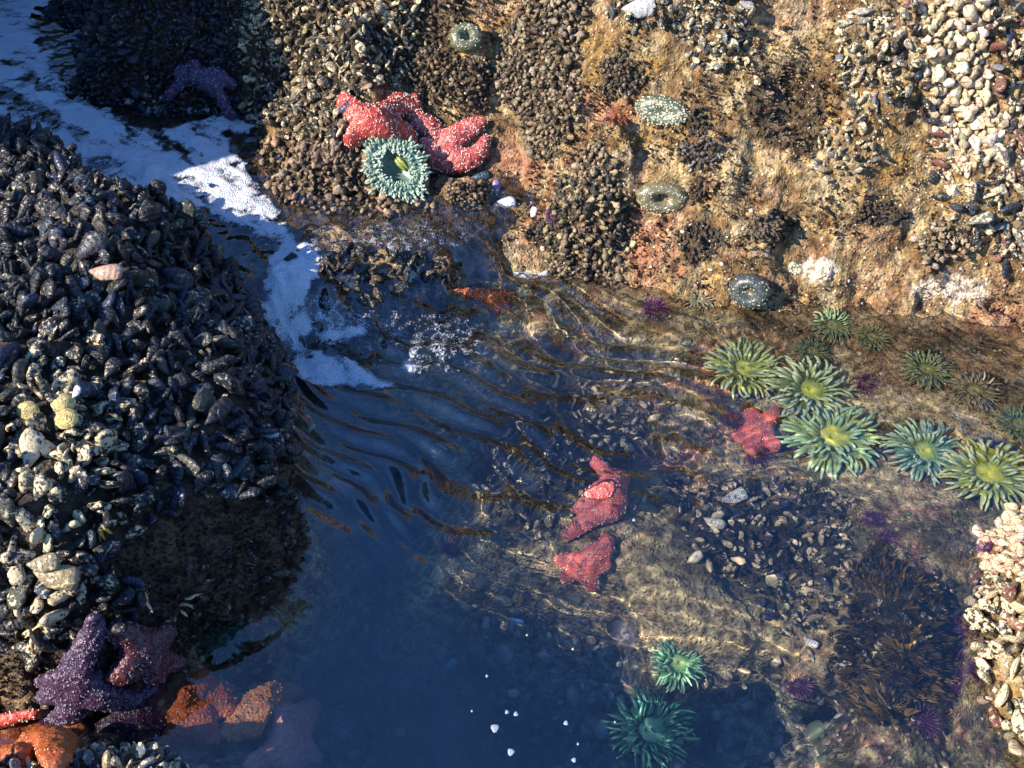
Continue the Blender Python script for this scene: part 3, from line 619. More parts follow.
class MB:
    def __init__(s): s.V, s.F3, s.F4, s.A, s.k = [], [], [], [], 0
    def add(s, V, F3=None, F4=None, a=0.0):
        s.V.append(V)
        if F3 is not None and len(F3): s.F3.append(np.asarray(F3)+s.k)
        if F4 is not None and len(F4): s.F4.append(np.asarray(F4)+s.k)
        s.A.append(np.full(len(V), a) if np.isscalar(a) else a); s.k += len(V)
    def ball(s, c, r, sq=None, tpl=SPH, a=0.0):
        V = tpl[0]*r if sq is None else (tpl[0][:, 0:1]*np.array(sq[0]) + tpl[0][:, 1:2]*np.array(sq[1]) + tpl[0][:, 2:3]*np.array(sq[2]))
        s.add(V+np.array(c), tpl[1], tpl[2], a)
    def tube(s, pts, rads, n=6, a=None, flat=None):
        pts = np.array(pts, float); rads = np.array(rads, float); m = len(pts); tg = np.gradient(pts, axis=0); tg /= np.linalg.norm(tg, axis=1, keepdims=True)+1e-9
        ref = np.array([.3, .2, .93]) if abs(tg[0][2]) < .9 else np.array([1.0, .1, 0]); V = []
        for i in range(m):
            x = np.cross(tg[i], ref); x /= np.linalg.norm(x)+1e-9; y = np.cross(tg[i], x); th = np.linspace(0, 2*np.pi, n, endpoint=False)
            V.append(pts[i] + rads[i]*(np.cos(th)[:, None]*x + np.sin(th)[:, None]*y*(flat or 1)))
        V = np.concatenate(V + [pts[-1:]+tg[-1]*rads[-1]]); F4 = [(i*n+j, i*n+(j+1) % n, (i+1)*n+(j+1) % n, (i+1)*n+j) for i in range(m-1) for j in range(n)]
        F3 = [((m-1)*n+j, (m-1)*n+(j+1) % n, m*n) for j in range(n)]
        u = np.concatenate([np.repeat(np.linspace(0, 1, m), n), [1.0]]) if a is None else np.full(len(V), a)
        s.add(V, F3, F4, u)
    def mesh(s, name, smooth=True, off=None):
        V = np.concatenate(s.V); V = V if off is None else V-np.array(off); Fs = []
        if s.F4: Fs.append(np.concatenate(s.F4))
        if s.F3: Fs.append(np.concatenate(s.F3))
        return mesh_np(name, V, Fs, {'u': ('FLOAT', np.concatenate(s.A))}, smooth)
def fuse(mb, vox, name, off, smooth_it=4):
    """one continuous skin around overlapping balls and tubes"""
    o = bpy.data.objects.new('tmp', mb.mesh('tmp', off=off)); col.objects.link(o)
    r = o.modifiers.new('r', 'REMESH'); r.mode = 'VOXEL'; r.voxel_size = vox; r.use_smooth_shade = True
    q = o.modifiers.new('s', 'SMOOTH'); q.factor = .5; q.iterations = smooth_it
    me = bpy.data.meshes.new_from_object(o.evaluated_get(bpy.context.evaluated_depsgraph_get())); me.name = name
    bpy.data.objects.remove(o); return me
def mat_skin(name, c1, c2, c3, sc=120, rough=.32, sss=.15, bumpd=.003):
    t = NT(name); v = t.vor(sc); n = t.noise(28, 4); n2 = t.noise(300, 3)
    c = t.mix(t.ramp(n, [(.35, 0), (.65, 1)]), c1, c2); c = t.mix(t.ramp(v, [(.05, .55), (.35, 0)]), c, c3); c = t.mix(t.ramp(n2, [(.55, 0), (.8, .4)]), c, tuple(x*.4 for x in c1))
    b = t.bsdf(c, rough, t.bump(t.math('ADD', t.ramp(v, [(0, 1), (.5, 0)]), t.math('MULTIPLY', n2, .5)), .9, bumpd), Subsurface_Weight=sss, Subsurface_Scale=.01); b.inputs['Subsurface Radius'].default_value = (1, .4, .3); return t.m
def mat_plain(name, c, rough=.5, var=.4, sc=150, **kw):
    t = NT(name); n = t.noise(sc, 4, .6)
    t.bsdf(t.mix(t.ramp(n, [(.35, 0), (.65, 1)]), tuple(x*(1-var) for x in c), tuple(min(1, x*(1+var)) for x in c)), rough, t.bump(n, .5, .002), **kw); return t.m
M_RED = mat_skin('red_star_skin', (.32, .032, .022), (.50, .075, .05), (.62, .25, .16)); M_RED2 = mat_skin('rose_star_skin', (.30, .04, .038), (.48, .10, .085), (.60, .28, .22))
M_REDW = mat_skin('wet_red_star_skin', (.62, .11, .09), (.75, .20, .16), (.85, .45, .38))
M_PUR = mat_skin('purple_star_skin', (.045, .022, .055), (.07, .03, .065), (.12, .08, .14)); M_MARO = mat_skin('maroon_star_skin', (.07, .018, .025), (.11, .028, .035), (.16, .08, .09))
M_ORA = mat_skin('orange_star_skin', (.30, .065, .015), (.38, .10, .025), (.5, .2, .08)); M_OCH = mat_skin('ochre_star_skin', (.5, .18, .05), (.55, .24, .09), (.7, .4, .22)); M_PINKS = mat_skin('pinkish_star_skin', (.60, .26, .20), (.68, .34, .28), (.8, .5, .45))
M_SPINE = mat_plain('white_spines', (.78, .62, .50), .5, .2); M_SPINEP = mat_plain('lilac_spines', (.32, .27, .32), .5, .2); M_SPINEO = mat_plain('orange_spines', (.55, .32, .18), .5, .2)

def path3(pts, lift, n=14):
    """points of the photo's outline set down on the rock, then eased"""
    P = [at(x, y) for x, y in pts]; A = np.array([np.array(p[0]) for p in P]); N = np.array([np.array(p[1]) for p in P])
    if len(A) > 2: A[1:-1] = A[1:-1]*.6 + (A[:-2]+A[2:])*.2
    t = np.linspace(0, len(A)-1, n); i = np.clip(t.astype(int), 0, len(A)-2); f = (t-i)[:, None]
    # smooth interpolation
    def cr(B):
        Bp = np.vstack([2*B[0]-B[1], B, 2*B[-1]-B[-2]]); a, b, c, d = Bp[i], Bp[i+1], Bp[i+2], Bp[i+3]
        return .5*((2*b)+(c-a)*f+(2*a-5*b+4*c-d)*f*f+(3*b-a-3*c+d)*f**3)
    return cr(A) + cr(N)*lift, cr(N)
def sea_star(name, arms, r0, r1, mat, smat, label, cat='sea star', body=None, nsp=420, lift=.25, group=None, spr=.0021, lift_all=0.0):
    """arms: pixel polylines from the disc outwards; r0/r1 px radius at the disc and tip"""
    c0, n0 = at(*arms[0][0]); s = m_per_px(c0); mb = MB()
    allp = []
    for k, arm in enumerate(arms):
        P, N = path3(arm, r0*s*lift + lift_all, 18)
        for i, (p, nn) in enumerate(zip(P, N)):
            f = i/17; r = (r0*(1-f**1.3)+r1*f**1.3)*s; x, y, z = basis(V3(nn)); 
            mb.ball(p, r, (np.array(x)*r, np.array(y)*r, np.array(z)*r*.62)); allp.append(p)
    if body:
        x, y, z = basis(n0); r = body*s; mb.ball(c0+n0*r*.15, r, (np.array(x)*r, np.array(y)*r, np.array(z)*r*.6))
    me = fuse(mb, .0045, name, c0); co = np.empty(len(me.vertices)*3, np.float32); me.vertices.foreach_get('co', co); co = co.reshape(-1, 3).astype(float)
    nb = fbm((co[:, 0]+c0.x)*70, (co[:, 1]+c0.y)*70, (co[:, 2]+c0.z)*70, s=401, o=2); no = np.empty(len(me.vertices)*3, np.float32); me.vertices.foreach_get('normal', no); no = no.reshape(-1, 3)
    me.vertices.foreach_set('co', (co+no*nb[:, None]*.0026).astype(np.float32).ravel()); me.update()
    o = link(name, me, mat, label=label, category=cat); o.location = c0
    if group: o['group'] = group
    # white spines in broken netted rows
    w_ = co + np.array(c0); net = np.abs(fbm(w_[:, 0]*75, w_[:, 1]*75, w_[:, 2]*75, s=405, o=2)); cand = np.flatnonzero((net < .16) & (no@np.array(n0) > -.2))
    if len(cand) and nsp:
        pick = RNG.choice(cand, min(nsp, len(cand)), replace=False); sb = MB()
        for i in pick:
            r = spr*RNG.uniform(.35, 1.2); sb.ball(co[i]+no[i]*r*.4, r, tpl=BEAD)
        q = link('spines', sb.mesh('spines'), smat, parent=o); q.cycles.is_caustics_receiver = CAUSTICS
    o.cycles.is_caustics_receiver = CAUSTICS
    return o
sea_star('sea_star', [[(372, 122), (358, 115), (349, 105)], [(372, 122), (358, 130), (349, 136)], [(372, 122), (385, 110), (400, 103), (411, 112)], [(372, 122), (392, 132), (410, 138)], [(372, 122), (380, 130), (388, 136)]], 14.5, 10, M_RED, M_SPINE, 'bright red sea star, left one of the touching pair above the turquoise anemone', nsp=800, spr=.0021, body=19, lift_all=.015)
sea_star('sea_star', [[(440, 152), (428, 135), (420, 118), (417, 99)], [(440, 152), (455, 138), (470, 130), (485, 124)], [(440, 152), (462, 162), (476, 156), (484, 143)], [(440, 152), (430, 150), (422, 140)], [(440, 152), (446, 164), (452, 168)]], 15.5, 5.5, M_RED2, M_SPINE, 'rosy red sea star with spread arms, right one of the touching pair', nsp=950, spr=.0021, body=22, lift_all=.018)
sea_star('sea_star', [[(497, 298), (480, 295), (465, 290), (450, 291)], [(497, 298), (500, 292), (512, 294)], [(497, 298), (503, 305), (508, 309)], [(497, 298), (490, 307), (497, 313)], [(497, 298), (485, 302), (478, 305)]], 9, 4, M_ORA, M_SPINEO, 'orange sea star alone in the shallow water below the cascade', nsp=160, body=13)
sea_star('sea_star', [[(606, 492), (602, 478), (594, 466)], [(606, 492), (610, 510), (594, 520), (570, 528)], [(606, 492), (592, 500), (580, 506)], [(606, 492), (614, 485), (616, 476)], [(606, 492), (612, 505), (610, 516)]], 15, 8, M_REDW, M_SPINE, 'submerged red sea star with a curved arm beside the black mussel clump', nsp=260, body=14, lift_all=.02)
sea_star('sea_star', [[(585, 562), (598, 550), (607, 541)], [(585, 562), (570, 558), (558, 557)], [(585, 562), (572, 570), (566, 577)], [(585, 562), (590, 575), (592, 584)], [(585, 562), (597, 565), (603, 560)]], 15, 8, M_REDW, M_SPINE, 'submerged dark pink sea star on the pale ridge below the other red one', nsp=200, body=15, lift_all=.01)
sea_star('sea_star', [[(758, 432), (752, 420), (750, 411)], [(758, 432), (768, 424), (772, 415)], [(758, 432), (770, 440), (774, 448)], [(758, 432), (752, 445), (750, 455)], [(758, 432), (745, 436), (741, 440)]], 12, 8, M_REDW, M_SPINE, 'knobbly red sea star wedged left of the green anemones', nsp=160, body=13, lift_all=.01)
sea_star('sea_star', [[(85, 680), (88, 655), (92, 630), (88, 612)], [(85, 680), (65, 675), (48, 690)], [(85, 680), (100, 690), (118, 700)], [(85, 680), (72, 700), (60, 712)], [(85, 680), (62, 664), (46, 668)]], 20, 9, M_PUR, M_SPINEP, 'purple sea star netted with white spines on the foot of the left boulder', nsp=900, spr=.0016, body=27, lift_all=.02)
sea_star('sea_star', [[(138, 650), (125, 640), (112, 622)], [(138, 650), (150, 634), (168, 622)], [(138, 650), (158, 655), (168, 662)], [(138, 650), (125, 662), (116, 668)], [(138, 650), (145, 668), (150, 674)]], 19, 8, M_MARO, M_SPINEP, 'maroon sea star with pale spines to the right of the purple one', nsp=500, spr=.0014, body=25, lift_all=.02)
sea_star('sea_star', [[(135, 705), (150, 690), (160, 678)], [(135, 705), (118, 715), (105, 725)], [(135, 705), (150, 720), (160, 730)], [(135, 705), (120, 695), (110, 690)], [(135, 705), (135, 722), (130, 735)]], 16, 8, M_PUR, M_SPINEP, 'dim plum sea star half under water below the maroon one', nsp=300, spr=.0016, body=20)
sea_star('sea_star', [[(195, 705), (188, 685), (190, 668)], [(195, 705), (215, 705), (228, 712)], [(195, 705), (175, 722), (160, 735)], [(195, 705), (200, 728), (205, 745)], [(195, 705), (178, 705), (170, 700)]], 24, 13, M_ORA, M_SPINEO, 'dark orange sea star under water right of the plum one', nsp=200, body=28, lift_all=.03)
sea_star('sea_star', [[(255, 715), (255, 698), (262, 686)], [(255, 715), (238, 728), (222, 740)], [(255, 715), (275, 705), (283, 702)], [(255, 715), (258, 735), (250, 748)], [(255, 715), (240, 710), (232, 712)]], 17, 10, M_OCH, M_SPINEO, 'ochre sea star with knobbly bent arms at the end of the submerged row', nsp=300, body=18, lift_all=.04)
sea_star('sea_star', [[(280, 742), (275, 722), (270, 712)], [(280, 742), (298, 728), (302, 714)], [(280, 742), (298, 752), (310, 760)], [(280, 742), (262, 755), (250, 765)], [(280, 742), (285, 765), (285, 780)]], 20, 12, M_PINKS, M_SPINEO, 'blurred pinkish sea star deepest in the submerged row', nsp=80, body=22, lift_all=.02)
sea_star('sea_star', [[(35, 738), (10, 728), (-15, 725)], [(35, 738), (60, 728), (80, 722)], [(35, 738), (60, 745), (85, 748)], [(35, 738), (20, 755), (5, 765)], [(35, 738), (50, 760), (60, 775)]], 23, 13, M_ORA, M_SPINEO, 'orange sea star just above the bottom left corner rock', nsp=120, body=25, lift_all=.02)
sea_star('sea_star', [[(-5, 715), (12, 710), (30, 703)], [(-5, 715), (-20, 700), (-25, 690)], [(-5, 715), (-25, 720), (-40, 725)], [(-5, 715), (-5, 735), (-8, 750)], [(-5, 715), (8, 725), (18, 732)]], 11, 6, M_RED, M_SPINE, 'red sea star reaching one arm in from the left edge', nsp=160, body=15, lift_all=.03)
sea_star('sea_star', [[(205, 78), (190, 82), (178, 95)], [(205, 78), (222, 76), (236, 82)], [(205, 78), (226, 90), (238, 105), (238, 120)], [(205, 78), (198, 70), (200, 64)], [(205, 78), (190, 72), (182, 72)]], 9, 6, M_PUR, M_SPINEP, 'purple sea star draped over the dark block beyond the foam', nsp=420, spr=.0021, body=13, lift_all=.03)

def mat_tent(name, base, tip):
    t = NT(name); u = t.attr('u'); c = t.mix(t.ramp(u, [(.25, 0), (.95, 1)]), base, tip)
    b = t.bsdf(t.mix(t.ramp(t.noise(160), [(.45, 0), (.7, .3)]), c, tuple(x*.7 for x in base)), .4, Subsurface_Weight=.2, Subsurface_Scale=.006); return t.m
def mat_disc(name, c1, c2):
    t = NT(name); t.bsdf(t.mix(t.ramp(t.attr('u'), [(.08, 0), (.30, 1)]), c2, t.mix(t.ramp(t.noise(140), [(.4, 0), (.6, 1)]), c1, tuple(x*.6 for x in c1))), .3, t.bump(t.noise(200), .4, .002), Subsurface_Weight=.1, Subsurface_Scale=.006); return t.m
def anemone(px, py, rpx, cT, cTip, cD, cM, label, n=70, split=True, lean=(0, 0), droop=.75, thick=1.0, lift=.0, name='sea_anemone'):
    c, nn = at(px, py, lift); s = m_per_px(c); Rr = rpx*s*1.12; n0 = (nn*.5 + Vector((0, -.25, .9))).normalized(); X, Y, Z = (np.array(v) for v in basis(n0))
    root = bpy.data.objects.new(name, None); col.objects.link(root); root.location = c; root['label'] = label; root['category'] = 'sea anemone'; root.empty_display_size = .03
    C0 = np.array(c)
    key = str(cT)+str(cTip); mt = bpy.data.materials.get('tentacle'+key) or mat_tent('tentacle'+key, cT, cTip); md = mat_disc('disc', cD, cM); mc = mat_plain('column_skin', tuple(x*.5 for x in cT), .5)
    def rev(prof, name_, mat, nn_=24):
        V = []; U = []
        for (r, h) in prof:
            a = np.linspace(0, 2*np.pi, nn_, endpoint=False); w_ = 1+.05*np.sin(a*3+px); V.append(r*Rr*w_[:, None]*(np.cos(a)[:, None]*X+np.sin(a)[:, None]*Y)+Z*h*Rr); U.append(np.full(nn_, r))
        F = np.array([(i*nn_+j, i*nn_+(j+1) % nn_, (i+1)*nn_+(j+1) % nn_, (i+1)*nn_+j) for i in range(len(prof)-1) for j in range(nn_)])
        o = link(name_, mesh_np(name_, np.concatenate(V), F, {'u': ('FLOAT', np.concatenate(U))}), mat, parent=root); o.cycles.is_caustics_receiver = CAUSTICS; return o
    rev([(.58, -.35), (.52, -.05), (.56, .12), (.64, .2)], 'column', mc)
    rev([(.64, .2), (.52, .24), (.36, .20), (.20, .18), (.12, .22), (.07, .20), (.005, .12)], 'oral_disc', md)
    parts = []
    for i in range(n):
        ring = i % 4; a = 2*math.pi*i/n*1.0 + RNG.normal(0, .09); rb = (.62, .52, .40, .27)[ring]; L = (.35, .36, .35, .30)[ring]*RNG.uniform(.75, 1.25)
        d = math.cos(a)*X+math.sin(a)*Y; e = -math.sin(a)*X+math.cos(a)*Y; pts = []; tilt = (.1, .4, .7, .95)[ring]+RNG.normal(0, .12); cur = RNG.normal(0, .6)
        p = d*rb*Rr + Z*.2*Rr
        for k in range(6):
            pts.append(p.copy()); f = k/5; el = tilt + .35*math.sin(f*3) - droop*f*1.6; dirn = d*math.cos(el)+Z*math.sin(el)+e*cur*f+X*lean[0]*f+Y*lean[1]*f; p = p + dirn/np.linalg.norm(dirn)*L*Rr/5
        mb = MB(); mb.tube(pts, np.array([.036, .044, .044, .040, .034, .022])*RNG.uniform(.8, 1.1)*Rr*thick, 5); parts.append(mb)
    if split:
        for mb in parts: o = link('tentacle', mb.mesh('tentacle'), mt, parent=root); o.cycles.is_caustics_receiver = CAUSTICS
    else:
        al = MB()
        for mb in parts: al.V += mb.V; al.A += mb.A; al.F3 += [f+al.k for f in mb.F3]; al.F4 += [f+al.k for f in mb.F4]; al.k += mb.k
        o = link('tentacles', al.mesh('tentacles'), mt, parent=root); o.cycles.is_caustics_receiver = CAUSTICS
    return root
G1, G2, G3 = (.32, .44, .14), (.82, .90, .58), (.36, .44, .15)
anemone(832, 442, 50, G1, (.58, .85, .52), G3, (.62, .62, .07), 'largest bright green anemone with a yellow mouth, in the middle of the green group', 100, lift=.01)
anemone(806, 393, 43, (.28, .40, .15), (.74, .84, .54), (.18, .28, .11), (.65, .65, .08), 'grey green anemone directly behind the largest one', 96, lift=.01)
anemone(922, 454, 40, (.24, .42, .22), (.68, .84, .62), (.17, .32, .17), (.55, .62, .10), 'bluish green anemone between the largest one and the yellow centred one', 96, lift=.01)
anemone(988, 477, 44, (.36, .46, .12), (.84, .90, .48), (.42, .48, .05), (.70, .68, .05), 'yellow green anemone with a broad yellow centre near the right edge', 98, lift=.01)
anemone(742, 372, 40, (.38, .46, .14), (.72, .80, .42), (.28, .36, .10), (.5, .55, .1), 'blurred olive anemone leaning left beside the red sea star', 96, lean=(.35, .25), lift=.01)
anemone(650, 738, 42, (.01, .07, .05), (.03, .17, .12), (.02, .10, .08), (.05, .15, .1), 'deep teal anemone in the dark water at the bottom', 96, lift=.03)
anemone(676, 664, 28, (.14, .38, .16), (.5, .85, .5), (.2, .4, .16), (.4, .6, .2), 'small bright green anemone on the sunken ridge', 90, split=False)
anemone(832, 326, 22, (.10, .15, .06), (.24, .32, .14), (.12, .16, .06), (.2, .2, .06), 'small dull olive anemone at the back, nearest the waterline', 80, split=False)
anemone(812, 352, 20, (.09, .13, .06), (.20, .28, .14), (.12, .16, .06), (.2, .2, .06), 'small dark anemone below the dull olive one', 80, split=False)
anemone(872, 338, 20, (.12, .13, .05), (.26, .28, .12), (.14, .14, .05), (.2, .2, .06), 'small brownish olive anemone second along the back row', 80, split=False)
anemone(925, 371, 27, (.12, .16, .06), (.30, .36, .16), (.13, .16, .06), (.25, .25, .06), 'mid sized olive anemone behind the bluish green one', 90, split=False)
anemone(975, 392, 26, (.13, .12, .06), (.34, .30, .18), (.2, .14, .06), (.25, .2, .06), 'brown olive anemone behind the yellow centred one', 80, split=False)
anemone(1018, 425, 24, (.08, .13, .08), (.2, .32, .2), (.1, .16, .08), (.2, .22, .06), 'dark green anemone cut by the right edge', 80, split=False)
anemone(700, 300, 16, (.14, .12, .07), (.3, .26, .16), (.15, .12, .06), (.2, .2, .1), 'tiny brown anemone under water right at the foot of the wall', 36, split=False)
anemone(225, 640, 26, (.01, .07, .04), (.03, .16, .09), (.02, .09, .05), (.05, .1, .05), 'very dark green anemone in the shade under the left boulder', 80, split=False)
anemone(228, 117, 11, (.04, .14, .09), (.12, .32, .22), (.05, .16, .1), (.1, .2, .1), 'small dark green anemone at the foam below the draped purple sea star', 36, split=False)

# the turquoise anemone out of the water
def big_anemone():
    c, nn = at(396, 168); s = m_per_px(c); n0 = (nn*.6+Vector((-.25, -.65, .35))).normalized()
    X = np.cross([0, 0, 1.0], np.array(n0)); X /= np.linalg.norm(X); Y = np.cross(np.array(n0), X); Z = np.array(n0); a0 = R(38)
    X, Y = X*math.cos(a0)+Y*math.sin(a0), -X*math.sin(a0)+Y*math.cos(a0); rx, ry = 27*s, 36*s
    root = bpy.data.objects.new('sea_anemone', None); col.objects.link(root); root.location = c; root['label'] = 'turquoise anemone out of the water, folded under the two red sea stars'; root['category'] = 'sea anemone'
    off = Z*.035
    def rev(prof, name_, mat, sub=32, sh=(0, 0)):
        V = []; U = []
        for (r, h) in prof:
            a = np.linspace(0, 2*np.pi, sub, endpoint=False); V.append(off+r*(np.cos(a)[:, None]*X*rx+np.sin(a)[:, None]*Y*ry)+Z*h*rx + X*sh[0]*rx*max(0, -h)+Y*sh[1]*rx*max(0, -h)); U.append(np.full(sub, r))
        F = np.array([(i*sub+j, i*sub+(j+1) % sub, (i+1)*sub+(j+1) % sub, (i+1)*sub+j) for i in range(len(prof)-1) for j in range(sub)])
        return link(name_, mesh_np(name_, np.concatenate(V), F, {'u': ('FLOAT', np.concatenate(U))}), mat, parent=root)
    rev([(.95, -1.7), (1.08, -.9), (1.08, -.3), (1.0, .0), (.9, .12)], 'column', mat_skin('column_brown', (.20, .13, .07), (.28, .20, .10), (.42, .33, .2)))
    rev([(.92, .10), (.75, .14), (.5, .0), (.3, -.22), (.12, -.3), (.01, -.3)], 'oral_disc', mat_disc('grey_disc', (.10, .17, .13), (.10, .15, .05)))
    mb = MB()
    for k in range(2):
        P = [off+Y*ry*(-.25+.13*j)+X*rx*(.12*k+.18)+Z*rx*(-.12+.05*math.sin(j)) for j in range(5)]; mb.tube(P, [.03*rx, .08*rx, .10*rx, .08*rx, .03*rx], 7, a=.5)
    link('mouth', mb.mesh('mouth'), mat_plain('mouth_yellow', (.26, .30, .06), .35), parent=root)
    mt = mat_tent('turquoise_tentacle', (.15, .23, .16), (.40, .50, .38))
    for i in range(96):
        ring = i % 4; a = 2*math.pi*i/96 + RNG.normal(0, .04); rr = (1.0, .86, .72, .56)[ring]*(1+.10*math.cos(4*a+.6))+RNG.normal(0, .03); d = math.cos(a)*X*rx+math.sin(a)*Y*ry; dn = d/np.linalg.norm(d); tl = (.1, .7, 1.1, 1.4)[ring]
        p = off + d*rr + Z*rx*(.05 if ring < 2 else 0.0); L = rx*.20*RNG.uniform(.6, 1.3); q = dn*math.cos(tl)+Z*math.sin(tl) + RNG.normal(0, .2, 3); q /= np.linalg.norm(q)
        rx_ = rx; q2 = q*.7 - Z*.25 + dn*.3*(1 if ring < 2 else -.4); mbt = MB(); mbt.tube([p-q*L*.25, p+q*L*.3, p+q*L*.65, p+q*L*.65+q2*L*.4], [.07*rx, .075*rx, .06*rx, .025*rx], 6)
        link('tentacle', mbt.mesh('tentacle'), mt, parent=root)
    fr = MB()
    for i in range(420):
        a = RNG.uniform(0, 6.283); rr = RNG.uniform(.52, 1.0)*(1+.10*math.cos(4*a+.6)); d = math.cos(a)*X*rx+math.sin(a)*Y*ry; p = off+d*rr+Z*rx*(.10-.12*abs(rr-.8)); q = Z*rx*.13+d/np.linalg.norm(d)*rx*.10*(1 if rr > .75 else -1)+RNG.normal(0, .03, 3)*rx
        fr.tube([p-q*.3, p+q*.4, p+q], [.05*rx, .055*rx, .025*rx], 5)
    link('tentacle_fringe', fr.mesh('tentacle_fringe'), mt, parent=root, kind='stuff')
big_anemone()

M_BEADW = mat_plain('shell_bits', (.46, .43, .32), .5, .5, 400); M_BEADG = mat_plain('green_warts', (.12, .14, .08), .4, .5, 300)
def closed_anemone(px, py, rx, ry, rot, c1, c2, label, dimple=.35, mouthc=None, white=.5):
    c, nn = at(px, py); s = m_per_px(c); n0 = (nn+Vector((0, -.6, .2))).normalized(); X, Y, Z = (np.array(v) for v in basis(n0)); a = R(-rot); X, Y = X*math.cos(a)+Y*math.sin(a), -X*math.sin(a)+Y*math.cos(a)
    prof = [(1.0, -.25), (1.08, .05), (1.0, .35), (.82, .55), (.6, .62), (.42, .58), (.26, .55-dimple), (.1, .5-dimple), (.005, .48-dimple)]; nn_ = 30; V = []; U = []
    hh = min(rx, ry)*s
    for (r, h) in prof:
        t_ = np.linspace(0, 2*np.pi, nn_, endpoint=False); w_ = 1+.04*np.sin(t_*9)*r; V.append(r*w_[:, None]*(np.cos(t_)[:, None]*X*rx*s+np.sin(t_)[:, None]*Y*ry*s)+Z*h*hh); U.append(np.full(nn_, r))
    F = np.array([(i*nn_+j, i*nn_+(j+1) % nn_, (i+1)*nn_+(j+1) % nn_, (i+1)*nn_+j) for i in range(len(prof)-1) for j in range(nn_)])
    V = np.concatenate(V); o = link('closed_anemone', mesh_np('closed_anemone', V, F, {'u': ('FLOAT', np.concatenate(U))}), mat_disc('closed_skin', c1, mouthc or c2), label=label, category='sea anemone'); o.location = c
    for nm, mt, k, fr in (('shell_fragments', M_BEADW, white, 1.2), ('warts', M_BEADG, 1.0, .9)):
        mb = MB()
        for i in range(int(150*k)):
            r = math.sqrt(RNG.uniform(.04, 1.16)); t_ = RNG.uniform(0, 6.28); h = np.interp(r, [.1, .26, .42, .6, .82, 1.0, 1.08], [.5-dimple, .55-dimple, .58, .62, .55, .35, .05]); p = r*(math.cos(t_)*X*rx*s+math.sin(t_)*Y*ry*s)+Z*h*hh
            q = .0019*fr*RNG.uniform(.6, 1.5); mb.ball(p, q, (X*q*RNG.uniform(.7, 1.6), Y*q, Z*q*.7), tpl=BEAD)
        link(nm, mb.mesh(nm, smooth=False), mt, parent=o)
closed_anemone(663, 111, 27, 14, 2, (.09, .11, .06), (.06, .07, .03), 'long closed green anemone covered with white shell bits', .12, white=2.2)
closed_anemone(662, 197, 25, 15, 4, (.20, .17, .09), (.08, .07, .05), 'oval beige anemone with an open grey mouth, below the shell covered one', .55, (.15, .15, .12), .8)
closed_anemone(466, 38, 16, 14, 0, (.15, .15, .08), (.25, .26, .16), 'round closed anemone with a grey green centre near the top', .5, (.20, .23, .15), .5)
closed_anemone(750, 291, 20, 17, 0, (.06, .07, .07), (.08, .07, .04), 'dull grey closed anemone at the waterline below the dark tuft', .3, (.12, .09, .04), .3)
0 and closed_anemone(693, 262, 11, 12, 0, (.16, .18, .11), (.1, .1, .06), 'small pale green closed anemone low on the pink rock', .3, None, .6)
0 and closed_anemone(905, 188, 20, 15, 40, (.12, .12, .07), (.1, .1, .06), 'gravelly green closed anemone left of the big right mussel bed', .2, None, 1.0)
closed_anemone(795, 268, 8, 6, 0, (.30, .26, .18), (.2, .2, .12), 'tiny closed anemone beside the white patch', .3, None, .8)

M_URT = mat_plain('urchin_test', (.05, .015, .05), .5); M_URS = mat_plain('urchin_spine', (.14, .04, .13), .35)
def urchin(px, py, r, label, n=90):
    c, nn = at(px, py, .005); s = m_per_px(c)*r; o = MB(); X, Y, Z = (np.array(v) for v in basis(nn)); o.ball((0, 0, 0), s, (X*s*.55, Y*s*.55, Z*s*.38))
    t = link('sea_urchin', o.mesh('sea_urchin'), M_URT, label=label, category='sea urchin'); t.location = c; mb = MB()
    for i in range(n):
        f = (i+.5)/n; z = 1-f*1.05; a = i*2.39996; q = math.sqrt(max(0, 1-z*z)); d = X*q*math.cos(a)+Y*q*math.sin(a)+Z*z + RNG.normal(0, .08, 3); b = X*q*math.cos(a)*.5+Y*q*math.sin(a)*.5+Z*z*.35
        mb.tube([b*s, b*s+d*s*.3, b*s+d*s*RNG.uniform(.5, .68)], [.035*s, .03*s, .008*s], 4)
    k = link('spines', mb.mesh('spines'), M_URS, parent=t); t.cycles.is_caustics_receiver = k.cycles.is_caustics_receiver = CAUSTICS
for a in [(868, 386, 17, 'purple urchin behind the largest green anemone'), (757, 458, 15, 'dark purple urchin under the knobbly red sea star'), (733, 422, 14, 'purple urchin left of the knobbly red sea star'), (957, 664, 20, 'brightest purple urchin right of the dark brown rock'),
          (949, 690, 18, 'purple urchin below the brightest one'), (978, 672, 14, 'small purple urchin between the brightest one and the right boulder'), (975, 632, 20, 'purple urchin above the brightest one near the right boulder'), (955, 625, 16, 'dull purple urchin just behind the dark brown rock'),
          (920, 722, 20, 'nearly black purple urchin in the shade at the bottom right'), (800, 686, 14, 'purple urchin at the lower end of the sunken ridge'), (454, 548, 16, 'dim violet urchin on the tip of the pale ridge'), (990, 548, 12, 'purple urchin half hidden behind the right boulder'),
          (553, 215, 9, 'small purple urchin above the waterline left of the brown clump'), (655, 308, 15, 'dark maroon urchin at the foot of the wall'), (872, 520, 11, 'small purple urchin above the sandy shallows'), (884, 538, 10, 'small pale purple urchin on the sandy shallows')]: urchin(*a)
